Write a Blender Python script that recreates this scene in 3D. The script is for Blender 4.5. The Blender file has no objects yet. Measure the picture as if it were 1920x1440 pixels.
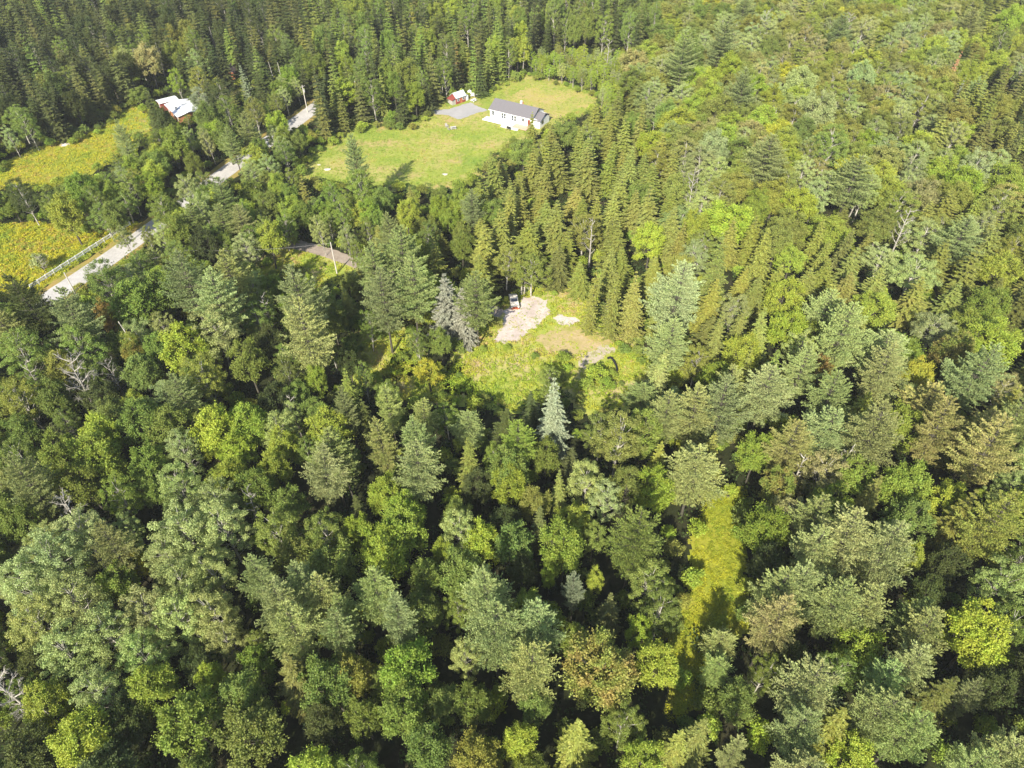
import bpy, math, random
import numpy as np
from mathutils import Vector, Matrix
random.seed(7); RNG = np.random.default_rng(11)
SC = bpy.context.scene
COL = SC.collection

# ------------------------------------------------------------------ camera
CAM_H, PITCH, FPX = 95.0, math.radians(44.0), 1297.0
cam_d = bpy.data.cameras.new("camera"); cam = bpy.data.objects.new("camera", cam_d); COL.objects.link(cam)
cam.location = (0, 0, CAM_H); cam.rotation_euler = (math.pi/2 - PITCH, 0, 0)
cam_d.sensor_width = 36.0; cam_d.lens = FPX/1920*36; cam_d.clip_start = 0.5; cam_d.clip_end = 6000
SC.camera = cam
SP, CP = math.sin(PITCH), math.cos(PITCH)
def ray(px, py):
    u, v = px-960.0, 720.0-py
    return (u, v*SP + FPX*CP, v*CP - FPX*SP)
def at(px, py, h=0.0):
    r = ray(px, py); t = (h-CAM_H)/r[2]
    return (r[0]*t, r[1]*t, h)
def proj(x, y, z):
    dz = z-CAM_H; d = y*CP - dz*SP; up = y*SP + dz*CP
    return (960 + FPX*x/d, 720 - FPX*up/d, d)

# ------------------------------------------------------------------ sky + sun
SUN_PX = (1310, 525)                      # the anti-solar point on the ground
sr = Vector(ray(*SUN_PX)).normalized()    # direction sunlight travels
sun_el = math.asin(-sr.z); sun_az = math.atan2(-sr.x, -sr.y)
world = bpy.data.worlds.new("World"); SC.world = world; world.use_nodes = True
wn = world.node_tree; wn.nodes.clear()
wo = wn.nodes.new("ShaderNodeOutputWorld"); wb = wn.nodes.new("ShaderNodeBackground"); ws = wn.nodes.new("ShaderNodeTexSky")
ws.sky_type = 'NISHITA'; ws.sun_disc = False; ws.sun_elevation = sun_el; ws.sun_rotation = sun_az
wb.inputs[1].default_value = 0.10
wn.links.new(ws.outputs[0], wb.inputs[0]); wn.links.new(wb.outputs[0], wo.inputs[0])
sd = bpy.data.lights.new("sun", 'SUN'); sd.energy = 4.6; sd.angle = math.radians(0.5); sd.color = (1.0, 0.935, 0.80)
so = bpy.data.objects.new("sun", sd); COL.objects.link(so); so.location = (-60, -60, 200)
so.rotation_euler = (-sr).to_track_quat('Z', 'Y').to_euler()
SC.view_settings.view_transform = 'Standard'; SC.view_settings.look = 'None'
SC.view_settings.exposure = 1.08; SC.view_settings.gamma = 1.0
SC.cycles.max_bounces = 6; SC.cycles.diffuse_bounces = 3; SC.cycles.transmission_bounces = 3

# ------------------------------------------------------------------ helpers
def link(o, parent=None):
    COL.objects.link(o)
    if parent is not None: o.parent = parent
    return o
def tag(o, label=None, cat=None, group=None, kind=None):
    if label: o['label'] = label
    if cat: o['category'] = cat
    if group: o['group'] = group
    if kind: o['kind'] = kind
    return o
def empty(name, loc, rz=0.0, scale=(1, 1, 1)):
    o = bpy.data.objects.new(name, None); o.empty_display_size = 0.5
    o.location = loc; o.rotation_euler = (0, 0, rz); o.scale = scale
    COL.objects.link(o); return o
def np_mesh(name, V, Q, mats=(), mi=None, smooth=False, tris=False):
    n = 3 if tris else 4
    me = bpy.data.meshes.new(name)
    V = np.asarray(V, np.float32); Q = np.asarray(Q, np.int32)
    me.vertices.add(len(V)); me.vertices.foreach_set("co", V.ravel())
    me.loops.add(Q.size); me.loops.foreach_set("vertex_index", Q.ravel())
    me.polygons.add(len(Q)); me.polygons.foreach_set("loop_start", np.arange(0, Q.size, n, dtype=np.int32))
    me.polygons.foreach_set("loop_total", np.full(len(Q), n, np.int32))
    for m in mats: me.materials.append(m)
    if mi is not None: me.polygons.foreach_set("material_index", np.asarray(mi, np.int32))
    if smooth: me.polygons.foreach_set("use_smooth", np.ones(len(Q), bool))
    me.update(calc_edges=True); return me
def nrm(a):
    return a/np.maximum(np.linalg.norm(a, axis=-1, keepdims=True), 1e-9)
def cards(C, U, N, lu, lv):
    """diamond leaf cards: centre, length direction, rough normal, length, width"""
    U = nrm(U); W = nrm(np.cross(N, U)); U = U*np.reshape(lu, (-1, 1))*.5; W = W*np.reshape(lv, (-1, 1))*.5
    V = np.stack([C-U, C+W-U*.1, C+U, C-W-U*.1], 1).reshape(-1, 3)
    Q = np.arange(len(C)*4).reshape(-1, 4)
    return V, Q
def tubes(segs, sides=5):
    """segs: list of (p0,p1,r0,r1) -> quads"""
    S = np.array([[*a, *b, r, s] for a, b, r, s in segs], float)
    p0, p1, r0, r1 = S[:, :3], S[:, 3:6], S[:, 6], S[:, 7]
    d = nrm(p1-p0); ref = np.where(np.abs(d[:, 2:3]) > .9, np.array([[1., 0, 0]]), np.array([[0, 0, 1.]]))
    a = nrm(np.cross(d, ref)); b = np.cross(d, a)
    th = np.arange(sides)*2*np.pi/sides
    ring = a[:, None, :]*np.cos(th)[None, :, None] + b[:, None, :]*np.sin(th)[None, :, None]
    v0 = p0[:, None, :]+ring*r0[:, None, None]; v1 = p1[:, None, :]+ring*r1[:, None, None]
    V = np.concatenate([v0, v1], 1).reshape(-1, 3); n = len(S)
    i = np.arange(sides); j = (i+1) % sides
    q = np.stack([i, j, j+sides, i+sides], 1)
    Q = (q[None]+np.arange(n)[:, None, None]*2*sides).reshape(-1, 4)
    return V, Q
def joinVQ(*vq):
    Vs, Qs, M, o = [], [], [], 0
    for k, (V, Q) in enumerate(vq):
        Vs.append(V); Qs.append(Q+o); o += len(V); M.append(np.full(len(Q), k))
    return np.concatenate(Vs), np.concatenate(Qs), np.concatenate(M)
def in_poly(px, py, poly):
    px = np.asarray(px, float); py = np.asarray(py, float); r = np.zeros(px.shape, bool); n = len(poly); j = n-1
    for i in range(n):
        xi, yi = poly[i]; xj, yj = poly[j]
        if yi != yj:
            r ^= ((yi > py) != (yj > py)) & (px < (xj-xi)*(py-yi)/(yj-yi)+xi)
        j = i
    return r
def dist_seg(px, py, pts, closed=True):
    d = np.full(np.shape(px), 1e9); n = len(pts)
    for i in range(n if closed else n-1):
        ax, ay = pts[i][:2]; bx, by = pts[(i+1) % n][:2]
        dx, dy = bx-ax, by-ay; L = dx*dx+dy*dy+1e-9
        t = np.clip(((px-ax)*dx+(py-ay)*dy)/L, 0, 1)
        d = np.minimum(d, np.hypot(px-ax-t*dx, py-ay-t*dy))
    return d
def vnoise(x, y, s, seed=0):
    """smooth value noise in numpy"""
    x = np.asarray(x)/s+1000.5; y = np.asarray(y)/s+1000.5
    xi = np.floor(x).astype(np.int64); yi = np.floor(y).astype(np.int64); fx = x-xi; fy = y-yi
    fx = fx*fx*(3-2*fx); fy = fy*fy*(3-2*fy)
    def h(a, b):
        v = (a*374761393 + b*668265263 + seed*1442695041) & 0x7fffffff
        v = ((v ^ (v >> 13))*1274126177) & 0x7fffffff
        return ((v ^ (v >> 16)) & 0xffff)/65535.0
    return (h(xi, yi)*(1-fx)+h(xi+1, yi)*fx)*(1-fy)+(h(xi, yi+1)*(1-fx)+h(xi+1, yi+1)*fx)*fy

# ------------------------------------------------------------------ materials
def mat_new(name):
    m = bpy.data.materials.new(name); m.use_nodes = True; nt = m.node_tree; nt.nodes.clear()
    out = nt.nodes.new("ShaderNodeOutputMaterial"); return m, nt, out
def N(nt, t, **kw):
    n = nt.nodes.new(t)
    for k, v in kw.items(): setattr(n, k, v)
    return n
def noise(nt, vec, scale, detail=3, rough=.6):
    n = N(nt, "ShaderNodeTexNoise"); n.inputs['Scale'].default_value = scale; n.inputs['Detail'].default_value = detail
    n.inputs['Roughness'].default_value = rough; nt.links.new(vec, n.inputs['Vector']); return n.outputs['Fac']
def ramp(nt, fac, stops):
    r = N(nt, "ShaderNodeValToRGB"); e = r.color_ramp.elements
    while len(e) > 1: e.remove(e[0])
    e[0].position = stops[0][0]; e[0].color = (*stops[0][1], 1)
    for p, c in stops[1:]:
        k = e.new(p); k.color = (*c, 1)
    nt.links.new(fac, r.inputs[0]); return r.outputs[0]
def mixc(nt, fac, a, b, mode='MIX'):
    m = N(nt, "ShaderNodeMix", data_type='RGBA', blend_type=mode)
    if isinstance(fac, (int, float)): m.inputs[0].default_value = fac
    else: nt.links.new(fac, m.inputs[0])
    for s, i in ((a, 6), (b, 7)):
        if isinstance(s, tuple): m.inputs[i].default_value = (*s, 1)
        else: nt.links.new(s, m.inputs[i])
    return m.outputs[2]
def mrange(nt, v, a, b, c, d):
    m = N(nt, "ShaderNodeMapRange"); nt.links.new(v, m.inputs[0])
    for i, x in enumerate((a, b, c, d)): m.inputs[i+1].default_value = x
    return m.outputs[0]
def leaf_mat(name, trans=.28, spec=.25):
    m, nt, out = mat_new(name); L = nt.links.new
    a1 = N(nt, "ShaderNodeAttribute", attribute_type='INSTANCER', attribute_name='tint')
    a2 = N(nt, "ShaderNodeAttribute", attribute_type='INSTANCER', attribute_name='tint2')
    tc = N(nt, "ShaderNodeTexCoord"); geo = N(nt, "ShaderNodeNewGeometry")
    f = mrange(nt, noise(nt, tc.outputs['Object'], .32, 2), .44, .62, 0, 1)
    col = mixc(nt, f, a1.outputs['Color'], a2.outputs['Color'])
    hsv = N(nt, "ShaderNodeHueSaturation"); L(col, hsv.inputs['Color'])
    L(mrange(nt, geo.outputs['Random Per Island'], 0, 1, .7, 1.32), hsv.inputs['Value'])
    L(mrange(nt, noise(nt, tc.outputs['Object'], .9, 2), .3, .7, .485, .515), hsv.inputs['Hue'])
    p = N(nt, "ShaderNodeBsdfPrincipled"); L(hsv.outputs[0], p.inputs['Base Color'])
    p.inputs['Roughness'].default_value = .6; p.inputs['Specular IOR Level'].default_value = spec
    t = N(nt, "ShaderNodeBsdfTranslucent"); tcx = mixc(nt, 1.0, hsv.outputs[0], (1.25, 1.2, .55), 'MULTIPLY'); L(tcx, t.inputs['Color'])
    mx = N(nt, "ShaderNodeMixShader"); mx.inputs[0].default_value = trans
    L(p.outputs[0], mx.inputs[1]); L(t.outputs[0], mx.inputs[2]); L(mx.outputs[0], out.inputs[0]); return m
def bark_mat(name, c1, c2, sc=3.0):
    m, nt, out = mat_new(name); L = nt.links.new; tc = N(nt, "ShaderNodeTexCoord")
    p = N(nt, "ShaderNodeBsdfPrincipled"); p.inputs['Roughness'].default_value = .85
    L(ramp(nt, noise(nt, tc.outputs['Object'], sc, 4), [(.35, c1), (.65, c2)]), p.inputs['Base Color']); L(p.outputs[0], out.inputs[0]); return m
def plain(name, c, rough=.7, var=.12, sc=2.0, metal=0, spec=.4):
    m, nt, out = mat_new(name); L = nt.links.new; tc = N(nt, "ShaderNodeTexCoord")
    p = N(nt, "ShaderNodeBsdfPrincipled"); p.inputs['Roughness'].default_value = rough; p.inputs['Metallic'].default_value = metal
    p.inputs['Specular IOR Level'].default_value = spec
    d = tuple(x*(1-var) for x in c); e = tuple(min(1, x*(1+var)) for x in c)
    L(ramp(nt, noise(nt, tc.outputs['Object'], sc, 5, .7), [(.3, d), (.7, e)]), p.inputs['Base Color']); L(p.outputs[0], out.inputs[0]); return m
def ground_mat(name, stops, s1=.05, s2=1.3, fine=.35, extra=None, bump=.3):
    stops = [(p, tuple(x*.82 for x in c)) for p, c in stops]
    if extra: extra = (*extra[:3], tuple(x*.82 for x in extra[3]))
    m, nt, out = mat_new(name); L = nt.links.new; geo = N(nt, "ShaderNodeNewGeometry"); P = geo.outputs['Position']
    col = ramp(nt, noise(nt, P, s1, 5, .62), stops)
    if extra:
        s, lo, hi, c = extra; col = mixc(nt, mrange(nt, noise(nt, P, s, 4, .6), lo, hi, 0, 1), col, c)
    v = mrange(nt, noise(nt, P, s2, 6, .75), .25, .75, 1-fine, 1+fine)
    h = N(nt, "ShaderNodeHueSaturation"); L(col, h.inputs['Color']); L(v, h.inputs['Value'])
    p = N(nt, "ShaderNodeBsdfPrincipled"); p.inputs['Roughness'].default_value = .95; p.inputs['Specular IOR Level'].default_value = .1
    b = N(nt, "ShaderNodeBump"); b.inputs['Strength'].default_value = bump; b.inputs['Distance'].default_value = .3
    L(noise(nt, P, s2*1.7, 5, .7), b.inputs['Height']); L(b.outputs[0], p.inputs['Normal'])
    L(h.outputs[0], p.inputs['Base Color']); L(p.outputs[0], out.inputs[0]); return m
def vcol_mat(name, trans=.2):
    m, nt, out = mat_new(name); L = nt.links.new
    a = N(nt, "ShaderNodeAttribute", attribute_type='GEOMETRY', attribute_name='leafcol')
    p = N(nt, "ShaderNodeBsdfPrincipled"); L(a.outputs['Color'], p.inputs['Base Color']); p.inputs['Roughness'].default_value = .7
    p.inputs['Specular IOR Level'].default_value = .2
    t = N(nt, "ShaderNodeBsdfTranslucent"); L(a.outputs['Color'], t.inputs['Color'])
    mx = N(nt, "ShaderNodeMixShader"); mx.inputs[0].default_value = trans
    L(p.outputs[0], mx.inputs[1]); L(t.outputs[0], mx.inputs[2]); L(mx.outputs[0], out.inputs[0]); return m

M_LEAF = leaf_mat("broadleaf_foliage", .3); M_NEEDLE = leaf_mat("needle_foliage", .16, .3)
M_BARK = bark_mat("brown_bark", (.04, .036, .025), (.10, .09, .065)); M_BIRCH = bark_mat("pale_bark", (.22, .2, .16), (.55, .52, .46), 1.2)
M_DEAD = bark_mat("bleached_wood", (.22, .2, .17), (.42, .39, .34), 2)
M_PLANT = vcol_mat("plant_leaves", .25)

# ------------------------------------------------------------------ tree meshes
def crown_maple(rs, H, R, spiky=1.0, nl=30, leaf=.255):
    zc = H*.57; rz = H*.4
    C, U, NN, segs = [], [], [], []
    segs += [((0, 0, 0), (0, 0, H*.35), R*.065, R*.05), ((0, 0, H*.35), (rs.normal(0, .3), rs.normal(0, .3), H*.72), R*.05, R*.02)]
    ga = rs.uniform(0, 6.28)
    stretch = 1+.16*np.cos(np.arange(6)*rs.uniform(.8, 1.3)+rs.uniform(0, 6))
    for i in range(nl):
        t = (i+.5)/nl; el = math.asin(1-1.65*t); a = ga+i*2.39996+rs.normal(0, .25)
        rr = (rs.uniform(.55, .82) if i % 6 != 2 else rs.uniform(.2, .4))*stretch[int((a % 6.28)*.95)]
        d = np.array([math.cos(el)*math.cos(a), math.cos(el)*math.sin(a), math.sin(el)])
        c = np.array([d[0]*R*rr, d[1]*R*rr, zc+d[2]*rz*rr*rs.uniform(.85, 1.12)])
        segs.append(((0, 0, H*rs.uniform(.25, .5)), tuple(c), R*.022, R*.007))
        lr = R*rs.uniform(.22, .38); ns = 66
        sdv = nrm(rs.normal(0, 1, (ns, 3))+d*.9+np.array([0, 0, .75*spiky]))
        ln = lr*rs.uniform(.55, 1.25, ns)
        for k in range(7):
            f = .3+.115*k
            C.append(c+sdv*(ln*f)[:, None]+rs.normal(0, .08, (ns, 3))); U.append(sdv+rs.normal(0, .75, (ns, 3)))
            NN.append(d*.55+np.array([0, 0, .6])+rs.normal(0, .5, (ns, 3)))
    C = np.concatenate(C); U = np.concatenate(U); NN = np.concatenate(NN)
    sz = rs.uniform(.75, 1.3, len(C))*leaf
    return cards(C, U, NN, sz, sz*.72), tubes(segs)
def crown_birch(rs, H, R, npf=110, leaf=.18):
    zc = H*.57; rz = H*.42
    C, U, NN, segs = [], [], [], []
    segs += [((0, 0, 0), (rs.normal(0, .2), rs.normal(0, .2), H*.45), R*.05, R*.04), ((0, 0, H*.45), (rs.normal(0, .3), rs.normal(0, .3), H*.85), R*.04, R*.012)]
    ga = rs.uniform(0, 6.28)
    for i in range(npf):
        t = (i+.5)/npf; el = math.asin(1-1.6*t); a = ga+i*2.39996+rs.normal(0, .3); rr = rs.uniform(.45, 1.0)
        d = np.array([math.cos(el)*math.cos(a), math.cos(el)*math.sin(a), math.sin(el)])
        c = np.array([d[0]*R*rr, d[1]*R*rr, zc+d[2]*rz*rr])
        if i % 3 == 0: segs.append(((0, 0, c[2]-H*rs.uniform(.12, .25)), tuple(c), R*.014, R*.004))
        lr = rs.uniform(.1, .19)*R; n = 150
        o = nrm(rs.normal(0, 1, (n, 3)))*(lr*rs.uniform(.4, 1.15, n))[:, None]; o[:, 2] *= .75
        C.append(c+o); U.append(rs.normal(0, 1, (n, 3))); NN.append(nrm(o)*.7+np.array([0, 0, .55])+rs.normal(0, .55, (n, 3)))
    C = np.concatenate(C); U = np.concatenate(U); NN = np.concatenate(NN); sz = rs.uniform(.75, 1.3, len(C))*leaf
    return cards(C, U, NN, sz, sz*.75), tubes(segs)
def crown_pine(rs, H, R, nw=16, nb=7, leaf=.29):
    C, U, NN, S, segs = [], [], [], [], [((0, 0, 0), (0, 0, H*.5), H*.013, H*.009), ((0, 0, H*.5), (0, 0, H*.98), H*.009, H*.002)]
    for w in range(nw):
        t = (w+rs.uniform(0, .6))/nw; z = H*(.3+.68*t); a0 = rs.uniform(0, 6.28)
        prof = R*(1.0*min(1, .55+t*1.5) if t < .3 else (1-((t-.3)/.72)**1.35))*1.0+.25
        n = nb if t < .8 else 4
        for b in range(n):
            L = prof*rs.uniform(.6, 1.18); a = a0+b*2*math.pi/n+rs.normal(0, .22)
            up = rs.uniform(.05, .3)+.5*t; h = np.array([math.cos(a), math.sin(a), 0]); side = np.array([-h[1], h[0], 0])
            P = lambda s: np.array([0, 0, z])+h*L*s+np.array([0, 0, 1])*(L*up*(s*.55+.5*s*s))
            segs.append((tuple(P(0)), tuple(P(.5)), .05, .03)); segs.append((tuple(P(.5)), tuple(P(.95)), .03, .012))
            nt_ = max(5, int(L*3.7))
            for k in range(nt_):
                s = .16+.84*(k+.5)/nt_; sg = 1 if k % 2 else -1
                tl = L*(.46-.26*s)*rs.uniform(.6, 1.15); td = nrm(h*.75+side*sg*rs.uniform(.45, 1.0)+np.array([0, 0, .22]))
                if k == nt_-1: td = nrm(h+np.array([0, 0, .35]))
                m = 5
                for q in range(m):
                    p = P(s)+td*tl*((q+.8)/m)
                    j = 5
                    uu = nrm(td*.8+np.array([0, 0, .5])+rs.normal(0, .5, (j, 3)))
                    C.append(p+uu*.14+rs.normal(0, .05, (j, 3))); U.append(uu); NN.append(rs.normal(0, .55, (j, 3))+np.array([0, 0, 1.])); S.append(np.full(j, 1.0))
    C = np.concatenate(C); U = np.concatenate(U); NN = np.concatenate(NN); sz = rs.uniform(.75, 1.25, len(C))*leaf
    return cards(C, U, NN, sz, sz*.42), tubes(segs)
def crown_spruce(rs, H, R, nw=17, nb=11, leaf=.34, base=.06):
    C, U, NN, segs = [], [], [], [((0, 0, 0), (0, 0, H*.5), H*.012, H*.008), ((0, 0, H*.5), (0, 0, H*.985), H*.008, H*.0015)]
    lop = 1+.14*np.cos(np.arange(8)*2.3+rs.uniform(0, 6)); tip = rs.uniform(.0, .12)
    for w in range(nw):
        t = (w+(rs.uniform(-.25, .25) if 0 < w < nw-1 else 0))/(nw-1); z = H*(base+(1-base)*t**.95); a0 = rs.uniform(0, 6.28); prof = R*max(0, 1-t)**.82*min(1, .8+t*2)*rs.uniform(.88, 1.1)+.16+tip
        n = nb if t < .6 else 8 if t < .85 else 5
        for b in range(n):
            a = a0+b*2*math.pi/n+rs.normal(0, .12); L = prof*rs.uniform(.74, 1.14)*lop[int((a % 6.28)*1.27) % 8]
            h = np.array([math.cos(a), math.sin(a), 0]); side = np.array([-h[1], h[0], 0]); dr = .36-.6*t
            m = max(3, int(L*4.8)); s = (np.arange(m)+.7)/m
            P = np.array([0, 0, z+(rs.normal(0, .17) if t < .9 else 0)])+h*(L*s)[:, None]+np.array([0, 0, 1.])*(-L*dr*(s-.55*s*s*s))[:, None]
            if t < .6: segs.append((tuple(P[0]), tuple(P[-1]), .035, .01))
            for sg in (-1, -.6, -.25, .25, .6, 1, 0):
                o = side*(sg*L*.36*(1.08-s))[:, None]-h*(abs(sg)*.12*L)
                C.append(P+o+rs.normal(0, .04, (m, 3))); U.append(h*.9+side*sg*.8+rs.normal(0, .2, (m, 3))+np.array([0, 0, -.1])); NN.append(rs.normal(0, .28, (m, 3))+np.array([0, 0, .9])+h*.45)
            C.append(P[-2:]+rs.normal(0, .06, (2, 3))); U.append(h+rs.normal(0, .3, (2, 3))+np.array([0, 0, .3])); NN.append(h*.6+rs.normal(0, .4, (2, 3))+np.array([0, 0, .5]))
    C = np.concatenate(C); U = np.concatenate(U); NN = np.concatenate(NN); sz = rs.uniform(.8, 1.25, len(C))*leaf
    return cards(C, U, NN, sz*1.1, sz*.6), tubes(segs)
def crown_shrub(rs, H, R, leaf=.26):
    C, U, NN, segs = [], [], [], []
    for i in range(22):
        a = i*2.4+rs.normal(0, .3); rr = math.sqrt((i+.5)/22)*.8; c = np.array([R*rr*math.cos(a), R*rr*math.sin(a), H*(.72-.45*rr*rr)*rs.uniform(.75, 1.15)])
        segs.append(((0, 0, 0), tuple(c), .035, .012)); n = 60; lr = R*.27
        d = nrm(rs.normal(0, 1, (n, 3))+np.array([0, 0, .8])); C.append(c+d*(lr*rs.uniform(.3, 1.3, n))[:, None]); U.append(d+rs.normal(0, .6, (n, 3))); NN.append(d*.5+np.array([0, 0, .5])+rs.normal(0, .5, (n, 3)))
    C = np.concatenate(C); U = np.concatenate(U); NN = np.concatenate(NN); sz = rs.uniform(.7, 1.3, len(C))*leaf
    return cards(C, U, NN, sz, sz*.7), tubes(segs)
def bare_segs(rs, H, R, n1=16, n2=7, n3=4, thick=1.0):
    top = np.array([rs.normal(0, .3), rs.normal(0, .3), H*.95]); segs = [((0, 0, 0), (top[0]*.5, top[1]*.5, H*.5), H*.012*thick, H*.008*thick), ((top[0]*.5, top[1]*.5, H*.5), tuple(top), H*.008*thick, .02)]
    tw = []
    for i in range(n1):
        t = .3+.65*i/n1; p0 = np.array([top[0]*t, top[1]*t, H*t]); a = i*2.4+rs.normal(0, .3)
        L = R*(1.15-.6*t)*rs.uniform(.8, 1.2); d = nrm(np.array([math.cos(a), math.sin(a), rs.uniform(.35, .9)])); p1 = p0+d*L*.55; d2 = nrm(d+np.array([0, 0, .4])+rs.normal(0, .2, 3)); p2 = p1+d2*L*.5
        segs += [(tuple(p0), tuple(p1), .07*thick, .05*thick), (tuple(p1), tuple(p2), .05*thick, .02*thick)]
        for j in range(n2):
            s = rs.uniform(.2, 1); q = p0+(p1-p0)*min(1, s*2) if s < .5 else p1+(p2-p1)*(s*2-1)
            e = nrm(d+rs.normal(0, .6, 3)+np.array([0, 0, .2])); r_ = q+e*L*rs.uniform(.2, .4); tw.append((tuple(q), tuple(r_), .028*thick, .012*thick))
            for k in range(n3):
                g = q+(r_-q)*rs.uniform(.3, 1); tw.append((tuple(g), tuple(g+nrm(e+rs.normal(0, .6, 3))*L*rs.uniform(.1, .22)), .016*thick, .008*thick))
    return tubes(segs), tubes(tw, 3)

TD = {'pine': (22., 4.6), 'spruce': (15.5, 3.3), 'maple': (15., 4.2), 'birch': (15., 4.0), 'shrub': (3.2, 1.8)}
KMAT = {'pine': (M_NEEDLE, M_BARK), 'spruce': (M_NEEDLE, M_BARK), 'maple': (M_LEAF, M_BARK), 'birch': (M_LEAF, M_BIRCH), 'shrub': (M_LEAF, M_BARK)}
NV = {'pine': 5, 'spruce': 8, 'maple': 6, 'birch': 5, 'shrub': 3}
MESH = {}
for kind, nv in NV.items():
    H, R = TD[kind]; MESH[kind] = []
    for v in range(nv):
        rs = np.random.default_rng(100+v*7+len(kind))
        if kind == 'pine': cr, tk = crown_pine(rs, H, R)
        elif kind == 'spruce': cr, tk = crown_spruce(rs, H*rs.uniform(.9, 1.06), R*rs.uniform(.9, 1.15), nw=int(rs.integers(14, 20)), nb=int(rs.integers(9, 13)))
        elif kind == 'maple': cr, tk = crown_maple(rs, H, R, spiky=rs.uniform(.7, 1.4), nl=rs.integers(42, 54))
        elif kind == 'birch': cr, tk = crown_birch(rs, H, R)
        else: cr, tk = crown_shrub(rs, H, R)
        lm, bm = KMAT[kind]
        mc = np_mesh(kind+"_crown", *cr, [lm]); mt = np_mesh(kind+"_trunk", *tk, [bm])
        V, Q, mi = joinVQ(cr, tk); mw = np_mesh(kind+"_whole", V, Q, [lm, bm], mi)
        MESH[kind].append((mc, mt, mw))

# ------------------------------------------------------------------ colours (what each tone looks like)
TONES = {  # key: (words, base rgb, secondary rgb or None)
 'g': ('mid green', (.102, .152, .034), None), 'v': ('vivid green', (.115, .178, .03), None), 'y': ('yellow green', (.160, .225, .034), None),
 'o': ('olive green', (.13, .162, .037), None), 'b': ('blue green', (.135, .18, .068), None), 'd': ('dark green', (.046, .066, .02), None),
 'p': ('pale grey green', (.165, .222, .086), None), 's': ('silvery', (.145, .19, .125), None), 'q': ('grey brown', (.148, .168, .138), None), 'r': ('rust tinged', (.165, .13, .045), (.13, .16, .035)),
 't': ('tan tinged', (.178, .20, .078), (.15, .185, .06)), 'm': ('red tipped', (.115, .165, .034), (.15, .15, .042)), 'k': ('dull olive', (.086, .105, .03), None),
 'w': ('very pale green', (.168, .225, .11), None), 'l': ('golden yellow', (.225, .245, .03), (.17, .215, .028)), 'x': ('brown dead', (.24, .16, .11), None)}
FOL = np.array([1.93, 1.70, 1.58])
def tone_rgb(key, rs, kind):
    _, a, b = TONES[key]
    j = np.array([rs.uniform(.93, 1.1), rs.uniform(.96, 1.04), rs.uniform(.85, 1.15)])*rs.uniform(.86, 1.16)
    if key in 'swq': j = 1.0
    a = np.clip(np.array(a)*j*FOL, 0, .8); b = np.clip(np.array(b)*j*FOL, 0, .8) if b else a*np.array([rs.uniform(.96, 1.05), rs.uniform(.98, 1.07), .97])
    return [float(x) for x in a], [float(x) for x in b]

# ------------------------------------------------------------------ open areas, traced on the ground
A_LAWN = [(560, 330), (572, 312), (600, 284), (650, 247), (700, 236), (790, 236), (800, 222), (818, 208), (826, 198), (846, 196), (850, 176), (880, 168), (900, 184), (930, 162), (985, 139), (1005, 145), (1075, 164), (1128, 180), (1105, 205), (1060, 222), (1018, 238), (990, 250), (965, 262), (945, 275), (905, 300), (880, 335), (858, 345), (800, 350), (735, 350), (700, 345), (640, 340), (590, 338)]
A_DRY = [(950, 190), (985, 166), (1040, 165), (1075, 168), (1128, 182), (1060, 222), (1018, 236)]
A_LEFT = [(-60, 335), (0, 316), (105, 273), (215, 236), (222, 215), (243, 203), (272, 210), (282, 245), (240, 268), (220, 292), (165, 322), (95, 347), (-60, 352)]
A_STRIPE = [(238, 214), (262, 207), (278, 243), (258, 248)]
A_GOLD = [(-60, 430), (0, 428), (60, 423), (150, 431), (215, 433), (242, 417), (247, 423), (57, 545), (-60, 550)]
A_SMALL = [(500, 505), (555, 466), (600, 480), (642, 500), (625, 505), (615, 526), (592, 530), (570, 502), (530, 508)]
A_CLEAR = [(925, 640), (940, 600), (962, 570), (1000, 553), (1060, 551), (1105, 573), (1118, 605), (1150, 635), (1210, 685), (1245, 715), (1180, 740), (1120, 755), (1090, 735), (1070, 700), (1040, 700), (1020, 720), (990, 745), (960, 752), (900, 735), (868, 715), (875, 660)]
A_MID1 = [(682, 642), (722, 624), (756, 648), (750, 690), (730, 705), (690, 702)]
A_MID2 = [(742, 695), (775, 668), (785, 715), (850, 700), (872, 738), (800, 742), (748, 738)]
A_LANE = [(1332, 925), (1384, 925), (1390, 1080), (1388, 1165), (1325, 1185), (1288, 1175), (1318, 1000)]
A_YARD = [(433, 150), (455, 166), (490, 168), (502, 180), (470, 187), (438, 178)]
A_BARN = [(293, 190), (313, 165), (325, 178), (336, 167), (352, 180), (347, 208), (343, 224), (330, 222), (300, 197)]
A_CABIN = [(408, 124), (436, 126), (440, 162), (415, 156)]
A_ROAD = [(70, 556), (280, 410), (294, 418), (285, 440), (240, 470), (180, 503), (135, 552)]
A_ROAD2 = [(408, 326), (440, 296), (466, 284), (458, 305), (428, 330)]
A_ROAD3 = [(536, 230), (552, 203), (584, 196), (588, 216), (582, 234), (560, 238)]
A_ROAD4 = [(494, 266), (510, 252), (520, 256), (500, 272)]
A_LANE2 = [(1288, 1178), (1328, 1182), (1318, 1290), (1268, 1325)]
A_TRUCK = [(948, 545), (980, 545), (980, 578), (948, 578)]
A_DRIVE = [(528, 442), (560, 448), (640, 476), (672, 490), (650, 500), (600, 482), (535, 464)]
CLEAR = [A_LAWN, A_LEFT, A_STRIPE, A_GOLD, A_SMALL, A_CLEAR, A_MID1, A_MID2, A_LANE, A_YARD, A_BARN, A_CABIN, A_ROAD, A_ROAD2, A_ROAD3, A_ROAD4, A_DRIVE, A_TRUCK, A_LANE2]
P_GRAVEL1 = [(928, 640), (940, 600), (945, 580), (962, 566), (1000, 556), (1028, 562), (1032, 580), (1022, 600), (1000, 618), (968, 642)]
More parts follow.
